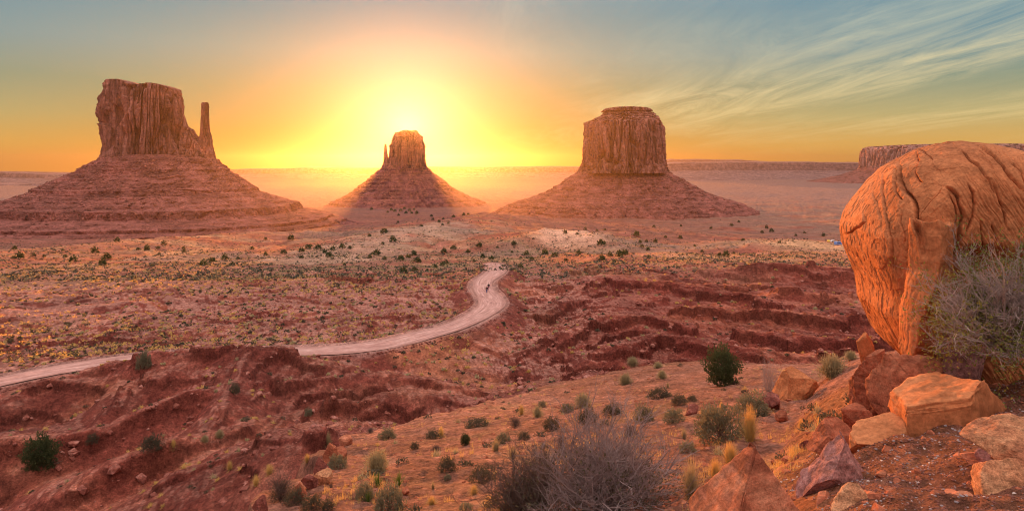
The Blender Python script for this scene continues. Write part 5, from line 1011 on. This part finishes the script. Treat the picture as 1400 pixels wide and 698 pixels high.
# ------------------------------------------------------------------ vehicles far out on the valley
def bx(v0, v1): x0, y0, z0 = v0; x1, y1, z1 = v1; return np.array([(x0,y0,z0),(x1,y0,z0),(x1,y1,z0),(x0,y1,z0),(x0,y0,z1),(x1,y0,z1),(x1,y1,z1),(x0,y1,z1)], float), np.array([(3,2,1,0),(4,5,6,7),(0,1,5,4),(1,2,6,5),(2,3,7,6),(3,0,4,7)])
GLS = flat_mat('dark_glass', (.02,.025,.03), .2); TYR = flat_mat('tyre_rubber', (.02,.02,.02))
def vehicle(name, cat_, label, loc, rz, paint, L_, W, H, van, group):
    root = root_thing(name, label, cat_, loc, group); root.rotation_euler = (0, 0, rz)
    s = [(-L_/2,.35),(-L_/2,.95*H if van else .55*H),(-L_/2+.15,H if van else .58*H),(-L_*.30,H),(L_*(.30 if van else .12),H),(L_*(.40 if van else .27),.58*H),(L_/2-.05,.52*H),(L_/2,.35)]
    n = len(s); v = np.array([(a, -W/2, b) for a, b in s]+[(a, W/2, b) for a, b in s]); me = bpy.data.meshes.new('body')
    me.from_pydata([tuple(q) for q in v], [], [tuple(range(n)), tuple(range(2*n-1, n-1, -1))]+[(i, i+n, (i+1) % n+n, (i+1) % n) for i in range(n)]); me.update(); me.materials.append(paint)
    o = bpy.data.objects.new('body', me); C.objects.link(o); o.parent = root; b_ = o.modifiers.new('b', 'BEVEL'); b_.width = .07; b_.segments = 2
    for sg in (-1, 1):
        vv, ff = bx((-L_*.28, min(sg*W/2, sg*(W/2+.012)), H*.60), (L_*.22, max(sg*W/2, sg*(W/2+.012)), H*.86)); mesh_np('side_window', vv, ff, GLS, root, False)
        for ax in (-.31, .31):
            t = np.linspace(0, 2*np.pi, 20, endpoint=False); y0 = sg*W/2-.12; y1 = sg*W/2+.03; ring = [(L_*ax+rr*np.cos(t), yy+0*t, .36+rr*np.sin(t)) for yy, rr in ((y0, .0), (y0, .36), (y1, .36), (y1, 0.0))]
            vv = np.stack([np.stack(q, -1) for q in ring]).reshape(-1, 3); mesh_np('wheel', vv, grid_faces(4, 20, True), TYR, root)
WP = flat_mat('white_paint', (.80,.80,.80), .3, .05); BP = flat_mat('blue_paint', (.20,.34,.75), .3, .05); YP = flat_mat('yellow_paint', (.75,.55,.08), .3, .05)
vh = hit([1146, 1133, 1139.5], [335, 331, 331])
GV = 'vehicles parked on the pale flat beside the leaning boulder'
vehicle('camper_van', 'van', 'pale blue camper van parked against the left edge of the leaning boulder', vh[0], .2, BP, 5.6, 2.0, 2.4, True, GV)
vehicle('parked_car', 'car', 'white car parked left of the pale blue camper van', vh[2], .1, WP, 4.6, 1.8, 1.5, False, GV)
vehicle('parked_car', 'car', 'small yellow car at the left end of the parked vehicles', vh[1], 1.2, YP, 4.2, 1.8, 1.6, False, GV)
vh = hit([466, 474, 478], [281, 280.5, 281])
for p, lb, pt in zip(vh, ('tiny white car leftmost of three far out by the silhouetted butte', 'tiny white van in the middle of the three far vehicles', 'tiny pale blue car at the right of the three far vehicles'), (WP, WP, BP)):
    vehicle('parked_car', 'car', lb, p, .3, pt, 6, 2.2, 2.3, True, 'vehicles far out in the valley')
# ------------------------------------------------------------------ haze: one closed box of even air
def build_haze():
    me = bpy.data.meshes.new('haze'); x, y0, y1, z0, z1 = 14600, -14600, 14600, -205, 212
    vs = [(-x,y0,z0),(x,y0,z0),(x,y1,z0),(-x,y1,z0),(-x,y0,z1),(x,y0,z1),(x,y1,z1),(-x,y1,z1)]
    me.from_pydata(vs, [], [(3,2,1,0),(4,5,6,7),(0,1,5,4),(1,2,6,5),(2,3,7,6),(3,0,4,7)]); me.update()
    m = bpy.data.materials.new('haze_air'); m.use_nodes = True; nt = m.node_tree; nt.nodes.clear()
    v = nt.nodes.new('ShaderNodeVolumePrincipled'); v.inputs['Color'].default_value = (.40, .34, .31, 1); v.inputs['Density'].default_value = 4.4e-5; v.inputs['Anisotropy'].default_value = .86
    o_ = nt.nodes.new('ShaderNodeOutputMaterial'); nt.links.new(v.outputs[0], o_.inputs['Volume'])
    me.materials.append(m); o = bpy.data.objects.new('haze', me); C.objects.link(o); o['kind'] = 'stuff'
build_haze()
